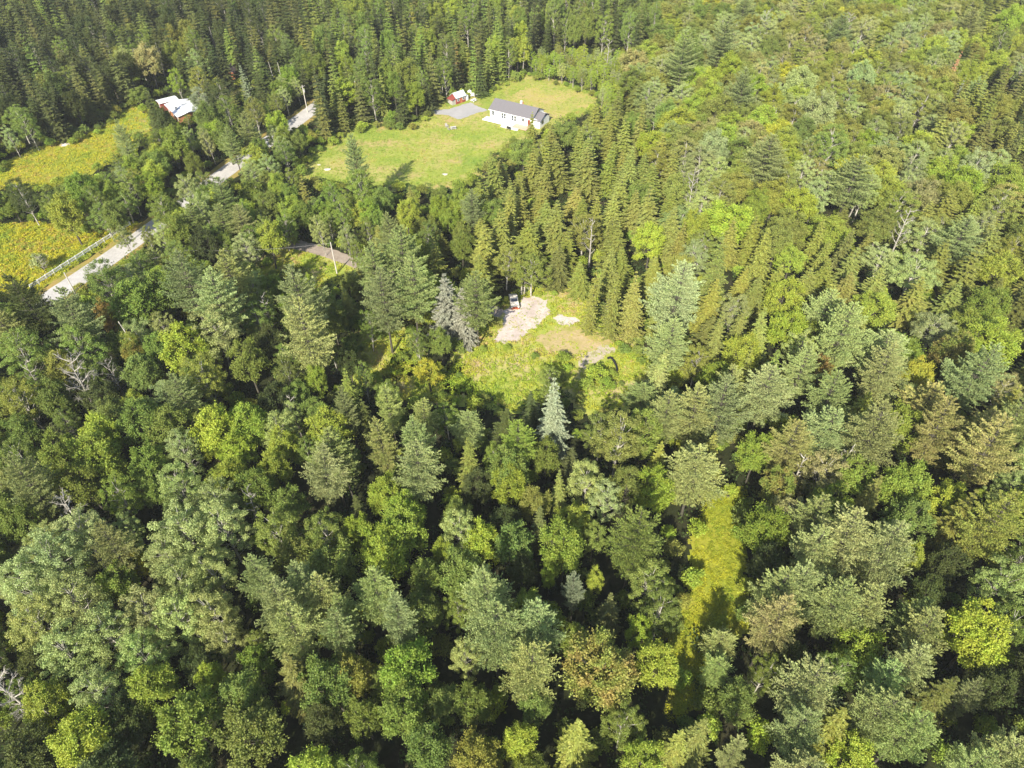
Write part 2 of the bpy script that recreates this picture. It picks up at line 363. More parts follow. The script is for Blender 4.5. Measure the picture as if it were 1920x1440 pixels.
P_GRAVEL2 = [(1020, 600), (1050, 591), (1080, 593), (1089, 602), (1078, 610), (1045, 609)]
P_SAND = [(1074, 692), (1095, 668), (1108, 664), (1138, 648), (1156, 653), (1140, 678), (1118, 684), (1098, 697)]
P_BARE = [(1000, 628), (1030, 612), (1075, 613), (1120, 622), (1152, 642), (1110, 660), (1075, 668), (1040, 660), (1005, 645)]
P_YARDPAVE = [(800, 214), (816, 206), (842, 205), (868, 196), (882, 193), (912, 207), (890, 214), (860, 225), (838, 217)]
def W(poly, h=0.0): return [at(x, y, h)[:2] for x, y in poly]
ROADC = [at(x, y) for x, y in [(-330, 800), (-80, 668), (98, 556), (283, 430), (432, 316), (512, 259), (572, 216), (618, 180), (655, 150)]]
DRIVEC = [at(x, y) for x, y in [(395, 345), (450, 405), (530, 450), (600, 470), (665, 492), (760, 528), (860, 566), (940, 590)]]

def smooth_path(pts, n=12):
    P = [np.array(p[:2]) for p in pts]; P = [2*P[0]-P[1]]+P+[2*P[-1]-P[-2]]; out = []
    for i in range(1, len(P)-2):
        for k in range(n):
            t = k/n; out.append(.5*((2*P[i])+(-P[i-1]+P[i+1])*t+(2*P[i-1]-5*P[i]+4*P[i+1]-P[i+2])*t*t+(-P[i-1]+3*P[i]-3*P[i+1]+P[i+2])*t**3))
    out.append(P[-2]); return out
ROADS = smooth_path(ROADC); DRIVES = smooth_path(DRIVEC)

# ------------------------------------------------------------------ ground sheets
def sheet(name, poly_w, z, m, grow=1.5, res=.5, wob=2.0):
    xs = [p[0] for p in poly_w]; ys = [p[1] for p in poly_w]
    x = np.arange(min(xs)-grow-3, max(xs)+grow+3, res); y = np.arange(min(ys)-grow-3, max(ys)+grow+3, res)
    X, Y = np.meshgrid(x, y); cx, cy = X[:-1, :-1]+res/2, Y[:-1, :-1]+res/2
    ins = in_poly(cx, cy, poly_w); d = dist_seg(cx, cy, poly_w); sdv = np.where(ins, -d, d)
    keep = sdv < grow+wob*(vnoise(cx, cy, 3.5, 3)-.5)+wob*.7*(vnoise(cx, cy, 1.1, 5)-.5)
    idx = np.arange(X.size).reshape(X.shape); q = np.stack([idx[:-1, :-1], idx[:-1, 1:], idx[1:, 1:], idx[1:, :-1]], -1)[keep]
    V = np.stack([X, Y, np.full(X.shape, z)], -1).reshape(-1, 3); u, inv = np.unique(q, return_inverse=True)
    o = bpy.data.objects.new(name, np_mesh(name, V[u], inv.reshape(-1, 4), [m])); COL.objects.link(o); return tag(o, kind='structure')
def strip(name, path, w, z, m, wob=.25):
    V = []
    for i, p in enumerate(path):
        a = path[max(0, i-1)]; b = path[min(len(path)-1, i+1)]; d = (b-a)/np.linalg.norm(b-a); n = np.array([-d[1], d[0]])
        for k, s in enumerate((-1, -.5, 0, .5, 1)):
            ww = w*s+(random.uniform(-wob, wob) if abs(s) == 1 else 0); V.append((*(p+n*ww), z))
    Q = [[i*5+k, i*5+k+1, i*5+k+6, i*5+k+5] for i in range(len(path)-1) for k in range(4)]
    o = bpy.data.objects.new(name, np_mesh(name, V, Q, [m])); COL.objects.link(o); return tag(o, kind='structure')
def densify(path, step):
    out = []
    for a, b in zip(path[:-1], path[1:]):
        n = max(1, int(np.linalg.norm(b-a)/step))
        for k in range(n): out.append(a+(b-a)*k/n)
    out.append(path[-1]); return out

G_FLOOR = ground_mat("forest_floor_soil", [(.3, (.018, .022, .01)), (.5, (.035, .042, .015)), (.7, (.06, .05, .03))], .12, 1.1, .4)
G_LAWN = ground_mat("mown_grass", [(.3, (.21, .31, .05)), (.48, (.33, .38, .07)), (.62, (.45, .41, .13))], .06, .9, .3, (.11, .53, .68, (.50, .38, .16)))
G_DRY = ground_mat("dry_grass", [(.3, (.34, .38, .09)), (.5, (.48, .41, .13)), (.7, (.56, .42, .20))], .07, 2.0, .18)
G_GOLD = ground_mat("rough_meadow", [(.3, (.20, .25, .03)), (.5, (.33, .34, .04)), (.7, (.40, .31, .07))], .09, 1.6, .3)
G_CLEAR = ground_mat("clearing_grass", [(.3, (.30, .40, .06)), (.5, (.42, .44, .09)), (.64, (.56, .45, .24))], .09, 2.2, .25)
G_LANE = ground_mat("lane_grass", [(.3, (.22, .27, .03)), (.5, (.34, .36, .04)), (.7, (.40, .37, .05))], .12, 1.8, .3)
G_ROAD = ground_mat("worn_asphalt", [(.3, (.49, .465, .435)), (.7, (.64, .61, .575))], .25, 2.0, .16, bump=.1)
G_SHOULDER = ground_mat("road_shoulder", [(.3, (.26, .27, .05)), (.6, (.42, .30, .10))], .25, 2.0, .25)
G_DRIVE = ground_mat("dirt_track", [(.3, (.32, .26, .21)), (.7, (.48, .40, .33))], .5, 3.0, .2)
G_GRAVEL = ground_mat("gravel", [(.3, (.52, .43, .37)), (.7, (.76, .66, .60))], .35, 2.2, .22, (.4, .6, .75, (.40, .36, .16)))
G_BARE = ground_mat("bare_tan_soil", [(.3, (.36, .36, .08)), (.5, (.50, .40, .18)), (.7, (.60, .46, .28))], .35, 2.2, .2)
G_SAND = ground_mat("sandy_soil", [(.3, (.46, .38, .28)), (.7, (.66, .58, .46))], .5, 3.0, .2, (.5, .55, .7, (.30, .28, .08)))
G_PAVE = ground_mat("grey_gravel_yard", [(.3, (.40, .39, .385)), (.7, (.50, .48, .47))], .3, 3.0, .08, bump=.1)

S = 2500.0
g = bpy.data.objects.new("ground", np_mesh("ground", [(-S, -S, 0), (S, -S, 0), (S, S, 0), (-S, S, 0)], [[0, 1, 2, 3]], [G_FLOOR])); COL.objects.link(g); tag(g, kind='structure')
sheet("lawn", W(A_LAWN), .02, G_LAWN, 3.0); sheet("dry_lawn", W(A_DRY), .04, G_DRY, 0.0, wob=5)
sheet("left_meadow", W(A_LEFT), .02, G_GOLD, 3.0); sheet("striped_lawn", W(A_STRIPE), .04, G_LAWN, 1.0)
sheet("roadside_meadow", W(A_GOLD), .02, G_GOLD, 2.0); sheet("small_meadow", W(A_SMALL), .02, G_CLEAR, 3.5)
sheet("clearing", W(A_CLEAR), .02, G_CLEAR, 3.5); sheet("mid_meadow", W(A_MID1), .02, G_CLEAR, 3.5); sheet("side_meadow", W(A_MID2), .02, G_CLEAR, 3.0)
sheet("grassy_lane", W(A_LANE), .02, G_LANE, 1.3); sheet("cabin_yard", W(A_YARD), .02, G_LAWN, 2.5)
sheet("lane_end", W([(1285, 1175), (1330, 1175), (1320, 1300), (1262, 1340)]), .03, G_GOLD, 1.0)
strip("road_shoulder", densify(ROADS, 1.5), 4.6, .045, G_SHOULDER, .5); strip("road", densify(ROADS, 1.5), 2.9, .07, G_ROAD, .12)
strip("dirt_drive", densify(DRIVES, 1.0), 1.9, .06, G_DRIVE, .3)
sheet("gravel_pad", W(P_GRAVEL1), .075, G_GRAVEL, 0, .25, 2.0); sheet("gravel_patch", W(P_GRAVEL2), .06, G_GRAVEL, 0, .25, 2.4); sheet("sandy_patch", W(P_SAND), .06, G_SAND, 0, .25, 2.4)
sheet("bare_patch", W(P_BARE), .055, G_BARE, 0, .25, 3.0)
sheet("gravel_yard", W(P_YARDPAVE), .06, G_PAVE, 0, .3, .8)
#@@TREES
# ------------------------------------------------------------------ trees: hand-placed ones first (photo pixel of crown centre, radius in px)
HAND = []
def hp(s):
    for ln in s.strip().split(';'):
        p = ln.strip().split()
        if p: HAND.append((float(p[0]), float(p[1]), float(p[2]), p[3], p[4], float(p[5]) if len(p) > 5 else None))
hp("""90 1040 58 birch p; 150 1000 50 birch p; 50 1095 52 birch p; 135 1112 56 birch p; 60 1160 50 birch p; 195 1180 56 birch p; 120 1215 55 birch p; 205 1030 38 pine b; 250 1048 26 maple l; 212 1085 32 maple v;
340 985 56 birch p; 420 985 50 birch p; 305 1040 40 birch p; 345 1085 52 birch p; 400 1060 48 birch p; 330 1150 52 birch p; 402 1140 48 birch p; 268 1150 48 birch p; 262 1225 46 birch p; 415 1190 36 birch p; 180 1290 46 birch p;
90 1312 38 maple y; 140 1385 55 maple y; 290 1280 42 maple y; 392 1268 28 maple y; 345 1335 60 maple g; 448 1290 42 maple g; 480 1365 60 maple g; 468 1240 32 maple v; 560 1268 48 spruce k; 490 1080 32 pine p; 530 1140 42 pine p; 568 1090 32 pine p; 612 1130 38 pine p; 552 1185 45 pine p; 632 1185 36 pine p; 620 1272 55 maple g; 605 1350 36 maple d;
520 990 46 birch g; 612 990 42 birch g; 560 1030 34 maple o; 665 992 24 maple y; 755 985 46 maple y; 722 1030 50 maple y; 835 1032 22 maple y; 792 1072 32 maple g; 862 990 40 birch p; 902 1012 38 maple y; 962 1012 40 maple g; 1060 1020 46 maple v; 1115 1000 24 maple g; 1030 1076 14 maple y; 1120 1080 18 maple y; 1078 1102 20 pine s; 1190 1012 48 pine g; 1222 1082 46 birch g; 1142 1150 28 spruce k; 700 1110 40 pine p; 652 1160 32 pine p; 742 1160 36 pine p;
920 1108 44 pine p; 930 1185 54 pine p; 1012 1180 42 pine p; 985 1250 50 pine p; 872 1228 34 birch p; 1080 1190 28 maple g; 1120 1250 68 maple m; 660 1255 38 maple o; 770 1262 56 maple v; 742 1318 50 maple g; 682 1340 34 maple g; 800 1412 46 maple g; 900 1420 46 maple o; 970 1385 34 maple y; 1080 1385 52 spruce o; 1232 1240 40 maple y; 1200 1180 28 maple y; 1205 1420 42 maple y; 1170 1355 40 birch g; 1005 1310 32 maple g; 1275 1400 34 spruce o;
1440 985 42 maple v; 1530 980 38 pine p; 1592 1010 54 pine p; 1660 1030 52 pine p; 1530 1030 42 pine p; 1705 1042 26 maple y; 1785 985 42 spruce o; 1855 985 50 pine o; 1880 1085 46 birch p; 1445 1112 40 pine p; 1502 1110 40 pine p; 1450 1170 44 pine t; 1562 1132 46 pine p; 1622 1150 40 pine p; 1700 1152 32 pine b; 1732 1192 42 pine p; 1840 1190 60 maple y; 1620 1212 46 maple y; 1350 1208 30 pine p; 1345 1255 30 pine p; 1390 1312 36 maple g; 1520 1300 54 pine p; 1500 1355 44 pine p; 1552 1375 50 spruce o; 1640 1318 46 pine p; 1700 1372 44 pine p; 1742 1310 44 spruce k; 1812 1312 26 pine b; 1612 1422 46 maple y; 1302 1392 44 spruce o; 1372 1420 22 pine p; 1862 1412 46 pine p; 1802 1435 36 pine p;
60 562 36 pine d; 125 600 40 pine b; 30 652 42 birch g; 192 520 38 birch g; 196 588 22 maple r; 245 560 40 maple g; 290 540 36 maple g; 352 530 40 pine b; 402 560 44 pine p; 432 522 34 pine p; 402 612 48 birch p; 242 650 24 maple m; 330 640 44 maple y; 392 650 22 maple y; 462 670 38 maple g; 152 640 42 birch g; 112 682 32 maple o; 40 740 42 birch o; 95 745 34 maple g; 380 705 42 birch o; 572 560 40 pine b 24; 570 622 46 pine p 24; 540 690 26 birch g; 590 702 22 maple y; 180 812 40 maple y; 175 852 44 maple v; 102 842 38 maple g; 40 850 38 birch g; 260 782 42 maple g; 322 792 44 maple g; 402 792 44 maple y; 462 782 38 maple y; 340 842 36 birch p; 272 862 34 maple g; 530 832 30 maple y; 520 872 30 maple y; 552 772 20 birch p; 592 882 36 pine p; 642 852 34 pine p; 60 912 40 pine b; 152 892 38 maple g; 222 922 36 birch g; 332 902 42 birch p; 402 932 42 birch p; 482 912 36 maple g; 30 970 36 maple g;
702 500 34 pine b; 752 482 38 pine b; 772 540 42 pine b; 720 560 38 pine b; 690 602 22 birch g; 836 572 40 spruce q 18; 868 584 36 spruce q 16; 893 560 36 pine b 19; 782 638 20 birch g; 803 690 26 maple l 9; 682 702 20 birch g; 656 740 26 spruce g; 732 762 25 pine p; 790 782 25 pine p; 786 822 30 pine p; 655 772 20 pine b; 622 862 38 pine p; 782 880 42 pine p; 722 832 30 pine t; 720 922 34 maple y; 762 960 38 maple y; 880 802 30 pine p; 880 862 28 spruce o; 972 822 30 pine v; 962 872 42 maple g; 957 905 34 maple y; 1040 775 34 spruce s 19; 1030 702 24 birch g; 1162 812 52 birch o; 1128 802 36 birch g; 1212 800 38 maple g; 1102 892 40 birch p; 1132 930 34 birch p; 1202 742 32 pine b; 1252 772 32 pine b; 1232 862 30 spruce o; 1232 912 38 maple y; 1172 900 34 maple g; 1052 932 26 spruce o; 1000 935 30 maple o;
1108 560 22 spruce o 17; 1150 562 26 spruce o 18; 1190 572 26 spruce o 17; 1264 555 54 pine w 24; 1252 640 40 pine p 18; 1232 690 30 spruce t; 1340 640 28 spruce o; 1380 622 26 spruce o; 1422 632 30 spruce o; 1582 622 46 pine p 22; 1362 722 28 pine p; 1397 700 20 spruce o; 1352 772 44 pine b; 1302 772 38 pine b; 1328 850 30 spruce o; 1422 842 32 maple v; 1482 832 36 pine t; 1542 690 22 maple r; 1500 692 30 pine p; 1652 692 36 pine p; 1642 812 50 pine b; 1722 702 32 maple l; 1790 652 36 maple m; 1822 702 44 pine b; 1762 812 40 pine t; 1852 852 48 pine t; 1900 792 36 pine b; 1460 900 32 maple m; 1542 880 44 birch t; 1602 880 40 maple v; 1702 902 44 maple v; 1560 742 36 pine b;
666 300 22 pine b 22; 672 345 30 birch g; 625 368 14 spruce b 9; 460 150 15 spruce s 14; 476 176 15 shrub d 5; 995 246 14 spruce o 12; 860 118 12 spruce r 15; 1780 140 9 spruce x 16; 1795 182 8 spruce s 14; 275 105 26 maple t; 232 110 22 birch p; 365 115 20 birch p; 375 150 22 birch o; 330 145 16 birch y; 262 172 18 maple g; 385 215 24 maple g; 420 250 22 maple g; 330 262 26 maple v; 375 185 18 birch s; 352 224 9 birch g 6; 322 232 11 maple g 6; 300 212 9 shrub d 3; 340 236 10 maple v 6; 425 205 24 birch g; 475 205 20 birch o; 232 262 18 pine p; 145 350 30 maple v; 120 390 32 maple y; 40 360 26 birch d; 180 372 24 birch g; 240 345 22 birch g; 215 400 20 maple g; 75 490 17 shrub p 5; 232 440 18 birch p 9; 275 440 14 birch o 8;
540 410 16 spruce v; 500 440 26 maple y; 640 395 22 birch g; 700 390 20 maple v; 760 390 24 maple y; 600 425 18 birch p; 650 440 18 birch p; 670 470 14 birch g; 735 445 24 pine b; 800 440 22 birch g; 455 400 24 birch g; 380 390 30 birch p; 350 350 24 birch p; 300 390 26 birch g; 330 430 28 maple g; 380 450 28 maple d;
1300 420 26 maple y; 1345 500 30 spruce o; 1270 460 28 spruce o; 1430 480 28 spruce o; 
1350 75 30 pine b; 1280 110 30 pine b; 1500 150 30 maple p; 1540 200 34 maple p; 1370 120 26 maple y; 1420 160 26 maple y; 1560 265 36 birch g; 1340 270 28 maple w; 1620 140 26 maple p; 1830 310 34 birch w; 1700 60 26 birch p; 1620 60 28 birch t; 1900 30 24 maple y; 1880 70 24 birch g; 1415 380 26 maple v; 1745 90 20 maple y""")
HAND += [(1012, 985, 30, 'spruce', 'k', None), (985, 1060, 30, 'maple', 'd', None)]

def dims(kind, R):
    if kind == 'pine': return min(26, max(9, 10.5+2.7*R))
    if kind == 'spruce': return min(18, max(6, 5.5+3.0*R))
    if kind == 'maple': return min(18, max(5, 7+2.0*R))
    if kind == 'birch': return min(18, max(4.5, 7.5+1.8*R))
    return 1.7*R
CF = {'pine': .66, 'spruce': .55, 'maple': .7, 'birch': .7, 'shrub': .5}
T = []   # dicts: x y R H kind tone hand
for px, py, r, kind, tone, H0 in HAND:
    R = 4.0
    for _ in range(4):
        H = H0 or dims(kind, R); p = at(px, py, H*CF[kind]); R = r*proj(*p)[2]/FPX
    if not H0:
        for _ in range(8):
            if H > 6 and any(in_poly(*proj(p[0]-sr.x/sr.z*H*f, p[1]-sr.y/sr.z*H*f, 0)[:2], q_) for f in (.4, .6, .9) for q_ in (A_LANE, A_CLEAR, A_BARN)): H *= .92; p = at(px, py, H*CF[kind]); R = r*proj(*p)[2]/FPX
    T.append(dict(x=p[0], y=p[1], R=R, H=H, kind=kind, tone=tone, hand=True))
CELL = 6.0; GRID = {}
def gput(t): GRID.setdefault((int(t['x']//CELL), int(t['y']//CELL)), []).append(t)
for t in T: gput(t)
def gfree(x, y, R, f):
    cx, cy = int(x//CELL), int(y//CELL)
    for i in range(-2, 3):
        for j in range(-2, 3):
            for o in GRID.get((cx+i, cy+j), ()):
                k = f*(.9 if o['kind'] == 'shrub' else 1)
                if (o['x']-x)**2+(o['y']-y)**2 < (k*(o['R']+R))**2: return False
    return True
def zone(px, py):
    """(species, tone, weight) mix and radius/height ranges for a place in the photo"""
    if py < 560:
        if px < 560:
            if py < 235 and px < 560 - max(0, (py-60))*.6: return 'SD'
            if py > 225 or px > 200: return 'BELT'
            return 'SD'
        if px < 985 and py < 250: return 'MT'
        if 985 < px < 1175 and 70 < py < 190: return 'YB'
        if px < 1230 and py < 90: return 'CT'
        if px < 900 and py > 330: return 'EDGE'
        if px > 1790 + (120-py)*.4 and py < 330: return 'SR'
        if px > 1130 + py*.5 and py < 370: return 'BR'
        if px > 1260 and py < 500: return 'RB'
        return 'SO'
    if py < 700 and px > 1230: return 'SO' if px < 1480 else 'MR'
    if px > 1230 and py < 960: return 'RM'
    if px > 1280: return 'PR'
    if px > 620 and py < 960: return 'CM'
    if py < 960: return 'LM'
    if px < 470 and py < 1250: return 'AS'
    return 'BM'
MIX = {'SD': [('spruce', 'd', 7), ('spruce', 'k', 3), ('spruce', 'g', 1), ('birch', 'd', 1.3), ('maple', 'd', 1.2), ('birch', 'g', .7), ('maple', 'o', .5)],
 'BELT': [('maple', 'g', 3), ('birch', 'g', 3), ('birch', 'p', 2.5), ('pine', 'b', 1), ('spruce', 'd', 1), ('maple', 'v', 1.4), ('maple', 'y', 1.2), ('birch', 'o', 1)],
 'MT': [('spruce', 'd', 4), ('spruce', 'g', 3), ('spruce', 'k', 2), ('spruce', 'o', 1.5), ('maple', 'y', 1.1), ('birch', 'g', 2), ('maple', 'g', 1.2)],
 'CT': [('spruce', 'd', 5), ('spruce', 'k', 2), ('birch', 'g', 2), ('maple', 'g', 1.5)],
 'EDGE': [('birch', 'g', 3), ('maple', 'g', 2.5), ('maple', 'v', 2), ('spruce', 'o', 2.5), ('pine', 'b', 1.5), ('maple', 'y', 2)],
 'SR': [('spruce', 'k', 3), ('spruce', 'd', 1), ('spruce', 'o', 6), ('maple', 'y', 2), ('maple', 'o', 1.6), ('birch', 'p', .6)],
 'BR': [('maple', 'y', 3), ('maple', 'g', 1.2), ('maple', 'o', 4.5), ('birch', 'p', 4), ('birch', 'o', 2), ('spruce', 'o', 1.1), ('birch', 't', 1.6), ('maple', 't', 1.2), ('maple', 'l', .4), ('pine', 'b', .6)],
 'SO': [('spruce', 'o', 12), ('spruce', 'k', 1.2), ('spruce', 'g', 1), ('maple', 'y', 1.1), ('birch', 'o', .9), ('birch', 'p', .4), ('maple', 'g', .6)],
 'YB': [('birch', 'y', 3), ('birch', 'p', 1.5), ('birch', 'o', 1.5), ('maple', 'y', .6)],
 'RB': [('spruce', 'o', 4), ('spruce', 'k', 1), ('maple', 'y', 1.8), ('maple', 'o', 3.2), ('maple', 'g', .8), ('birch', 'p', 2), ('birch', 'o', 1.8), ('birch', 't', .7), ('pine', 'p', .5)],
 'MR': [('spruce', 'o', 6), ('spruce', 'k', 2), ('maple', 'y', 1.8), ('maple', 'v', 1.1), ('pine', 'p', 1.3), ('maple', 'm', .6), ('birch', 'p', 1)],
 'RM': [('pine', 'p', 3), ('pine', 't', 1.2), ('spruce', 'o', 3), ('maple', 'v', 2), ('maple', 'y', 1.8), ('birch', 'p', 1.5), ('birch', 't', 1)],
 'PR': [('pine', 'p', 3), ('spruce', 'o', 1.5), ('maple', 'g', 2.5), ('maple', 'd', 2), ('birch', 'g', 2)],
 'CM': [('pine', 'b', 1), ('maple', 'g', 2.5), ('birch', 'g', 3), ('spruce', 'd', 1.5), ('maple', 'd', 2)],
 'LM': [('maple', 'g', 4), ('birch', 'g', 3), ('maple', 'y', 1.2), ('birch', 'p', 1.4), ('pine', 'b', 1), ('maple', 'd', 1.2), ('spruce', 'd', .7)],
 'AS': [('birch', 'p', 4), ('birch', 'g', 2.5), ('maple', 'd', 1.5), ('maple', 'g', 1)],
 'BM': [('maple', 'g', 3), ('maple', 'd', 3), ('birch', 'g', 2), ('spruce', 'd', 1), ('maple', 'y', .6)]}
RR = {'SD': (1.15, 16), 'CT': (1.05, 20), 'MT': (1.08, 16.5), 'YB': (.6, 8), 'SO': (1.27, 14), 'SR': (1.25, 13.5), 'MR': (1.2, 13.5), 'RM': (1.1, 13.5), 'BR': (1.08, 14.5), 'RB': (1.12, 14), 'BELT': (.85, 12), 'EDGE': (.8, 11)}
ROADnp = [tuple(p) for p in ROADS]; DRIVEnp = [tuple(p) for p in DRIVES]
SDX, SDY = -sr.x/sr.z, -sr.y/sr.z
def blocked(x, y, R, H, kind):
    for z, f in ((0.3, 0), (H*.35, .8), (H*.6, .8), (H*.8, .5), (H, 0)):
        for s in ((-1, 1) if f else (0,)):
            px, py, _ = proj(x+s*f*R, y, z)
            if px < -150 or px > 2070: continue
            for poly in CLEAR:
                if in_poly(px, py, poly): return True
    if H > 5:
        for fz in (.3, .55, .8):
            px, py, _ = proj(x+SDX*H*fz, y+SDY*H*fz, 0)
            if in_poly(px, py, A_BARN): return True
            for poly in (A_LAWN, A_GOLD, A_CLEAR, A_LANE, A_LEFT, A_ROAD, A_SMALL):
                if in_poly(px, py, poly): return True
    return False
rf = random.Random(5)
ncand = 42000
bx = RNG.uniform(-330, 330, ncand); by = 8+(RNG.uniform(0, 1, ncand)**.75)*412
droad = dist_seg(bx, by, ROADnp, False); ddrv = dist_seg(bx, by, DRIVEnp, False)
BB = [(min(x for x, y in p)-60, max(x for x, y in p)+60, min(y for x, y in p)-140, max(y for x, y in p)+140) for p in CLEAR]
for i in range(ncand):
    x, y = float(bx[i]), float(by[i]); px, py, d = proj(x, y, 9.0)
    if px < -190 or px > 2110 or py > 1640 or py < -70: continue
    if droad[i] < 4.6 or ddrv[i] < 2.6: continue
    zn = zone(px, py); mix = MIX[zn]; k = rf.uniform(0, sum(m[2] for m in mix)); kind = tone = None
    for a, b, w in mix:
        k -= w
        if k <= 0: kind, tone = a, b; break
    if kind is None: kind, tone = mix[0][:2]
    R = {'spruce': rf.uniform(2.4, 3.8), 'pine': rf.uniform(2.8, 4.2), 'maple': rf.uniform(2.6, 4.6), 'birch': rf.uniform(2.3, 4.0)}[kind]
    f, hh = RR.get(zn, (.85, None)); R *= f
    if zn in ('BR', 'RB') and kind != 'spruce': R *= 1.25
    H = (dims(kind, R*(.85 if kind == 'spruce' else 1)) if hh is None else hh*(rf.uniform(.66, 1.14) if kind == 'spruce' else rf.uniform(.82, 1.1))*(1.0 if kind == 'spruce' else 1.3 if kind == 'pine' else .88))
    if py > 560 and px < 1230: H *= .82
    if not gfree(x, y, R, ((.57 if zn == 'BR' else .62) if kind != 'spruce' else .7 if zn != 'YB' else .5) if py < 560 else .7): continue
    if blocked(x, y, R, H, kind):
        continue
    t = dict(x=x, y=y, R=R, H=H, kind=kind, tone=tone, hand=False); T.append(t); gput(t)
# small trees and shrubs along the edges of the openings
nsh = 9000
sx = RNG.uniform(-210, 200, nsh); sy = 30+RNG.uniform(0, 1, nsh)*270
droad = dist_seg(sx, sy, ROADnp, False); ddrv = dist_seg(sx, sy, DRIVEnp, False)
for i in range(nsh):
    x, y = float(sx[i]), float(sy[i]); px, py, d = proj(x, y, 1.5)
    if px < -40 or px > 1960 or py > 1500 or py < 0 or droad[i] < 5 or ddrv[i] < 2.8: continue
    R = rf.uniform(1.0, 2.1); H = R*rf.uniform(1.3, 2.2)
    if not gfree(x, y, R, .5) or any(in_poly(px, py, q_) for q_ in CLEAR): continue
    t = dict(x=x, y=y, R=R, H=H, kind='shrub', tone=rf.choice('ggvyyo'), hand=False); T.append(t); gput(t)
for px, py, r, tone in [(1003, 665, 9, 'v'), (1020, 690, 12, 'v'), (1055, 672, 16, 'v'), (1065, 690, 12, 'y'), (1118, 704, 22, 'y'), (1098, 722, 18, 'v'), (1138, 722, 18, 'v'), (1148, 700, 12, 'v'), (868, 655, 8, 'g'), (905, 652, 9, 'y'), (950, 650, 9, 'y'), (1166, 716, 7, 'g'), (1035, 715, 12, 'g'),
                        (860, 700, 7, 'g'), (650, 640, 12, 'g'), (664, 655, 9, 'g'), (1122, 560, 8, 'v'), (1040, 548, 8, 'y'), (1010, 548, 7, 'y'), (880, 175, 5, 'y'), (905, 178, 5, 'y'), (920, 170, 5, 'y'), (935, 163, 5, 'y'), (950, 156, 5, 'y'), (965, 149, 5, 'y'), (978, 143, 5, 'y'), (992, 138, 5, 'y'), (735, 228, 8, 'g'), (755, 226, 8, 'g'), (775, 222, 9, 'g'), (600, 495, 8, 'o'), (575, 480, 0, 'o')]:
    if r <= 0: continue
    p = at(px, py, 1.0); R = r*proj(*p)[2]/FPX; T.append(dict(x=p[0], y=p[1], R=R, H=R*1.5, kind='shrub', tone=tone, hand=True))

# ------------------------------------------------------------------ labels
LM = [("the pale gravel pad", 985, 600), ("the grassy lane", 1350, 1050), ("the long white fence", 150, 480), ("the white house", 960, 215), ("the small red shed", 864, 186), ("the white roofed barn", 325, 192),
      ("the rust red cabin", 422, 140), ("the sandy patch", 1115, 675), ("the lone silvery spruce", 1040, 775), ("the grey brown spruce pair", 850, 575), ("the big bare tree", 145, 710), ("the lawn", 780, 290),
      ("the dirt drive's pole", 626, 490), ("the left meadow", 120, 300), ("the left edge's bare tree", 25, 1300), ("the bottom left corner", 0, 1440), ("the bottom right corner", 1920, 1440), ("the bottom centre", 960, 1440),
      ("the right edge", 1920, 720), ("the top right corner", 1920, 0), ("the top left corner", 0, 0), ("the top centre", 960, 0), ("the brown dead spruce", 1787, 140), ("the photo's centre right", 1440, 720), ("the left edge", 0, 720), ("the photo's lower middle", 620, 1130), ("the photo's upper right", 1500, 330)]
ORD = ['closest', 'second closest', 'third closest', 'fourth closest', 'fifth closest', 'sixth closest', 'seventh closest', 'eighth closest', 'ninth closest', 'tenth closest']
def direction(dx, dy):
    a = math.degrees(math.atan2(-dy, dx)) % 360
    return ['right of', 'above right of', 'above', 'above left of', 'left of', 'below left of', 'below', 'below right of'][int(((a+22.5) % 360)//45)]
KN = {'pine': ('pine_tree', 'pine tree', 'pine'), 'spruce': ('spruce_tree', 'spruce tree', 'spruce'), 'maple': ('maple_tree', 'broadleaf tree', 'broadleaf tree'), 'birch': ('birch_tree', 'birch tree', 'birch'), 'shrub': ('shrub', 'shrub', 'leafy shrub')}
GRP = {'pine': 'pines of the mixed forest', 'spruce': 'spruces of the mixed forest', 'maple': 'round broadleaf trees of the forest', 'birch': 'fine leaved birches and aspens of the forest', 'shrub': 'shrubs along the forest edges'}
ind, far = [], []
for kind in KN:
    L_ = [t for t in T if t['kind'] == kind]
    for t in L_:
        q = proj(t['x'], t['y'], t['H']*CF[kind]); t['px'], t['py'], t['d'] = q
        t['vis'] = -60 < q[0] < 1980 and -50 < q[1] < 1490
        t['size'] = t['R']*FPX/q[2]
    L_.sort(key=lambda t: (not t['vis'], not t['hand'], -t['size']))
    cap = 295 if kind != 'shrub' else 230
    k = 0
    for t in L_:
        if k < cap and t['vis']: ind.append(t); k += 1
        else: far.append(t)
groups = {}
for t in ind:
    b = min(LM, key=lambda l: (l[1]-t['px'])**2+(l[2]-t['py'])**2)
    dx, dy = t['px']-b[1], t['py']-b[2]; t['ld'] = math.hypot(dx, dy); t['lm'] = b[0]; t['dir'] = direction(dx, dy)
    groups.setdefault((t['kind'], t['tone'], t['lm'], t['dir']), []).append(t)
for key, L_ in groups.items():
    L_.sort(key=lambda t: t['ld'])
    for i, t in enumerate(L_):
        size = 'big ' if t['size'] > 45 else 'small ' if t['size'] < 15 else ''
        o = ('' if len(L_) == 1 else (ORD[i] if i < 10 else '%dth closest' % (i+1)))
        lab = "%s%s %s" % (size, TONES[t['tone']][0], KN[t['kind']][2])
        t['label'] = (o+" " if o else "") + lab + " " + t['dir'] + " " + t['lm']
SPECIAL = {(836, 572): "left of two tall grey brown spruces beside the gravel pad", (868, 584): "right of two tall grey brown spruces beside the gravel pad", (1040, 775): "lone silvery spruce below the sandy patch",
           (1264, 555): "very pale tall pine at the brightest spot right of the clearing", (460, 150): "silvery spruce beside the rust red cabin's yard", (1780, 140): "rusty brown dead spruce in the upper right forest"}
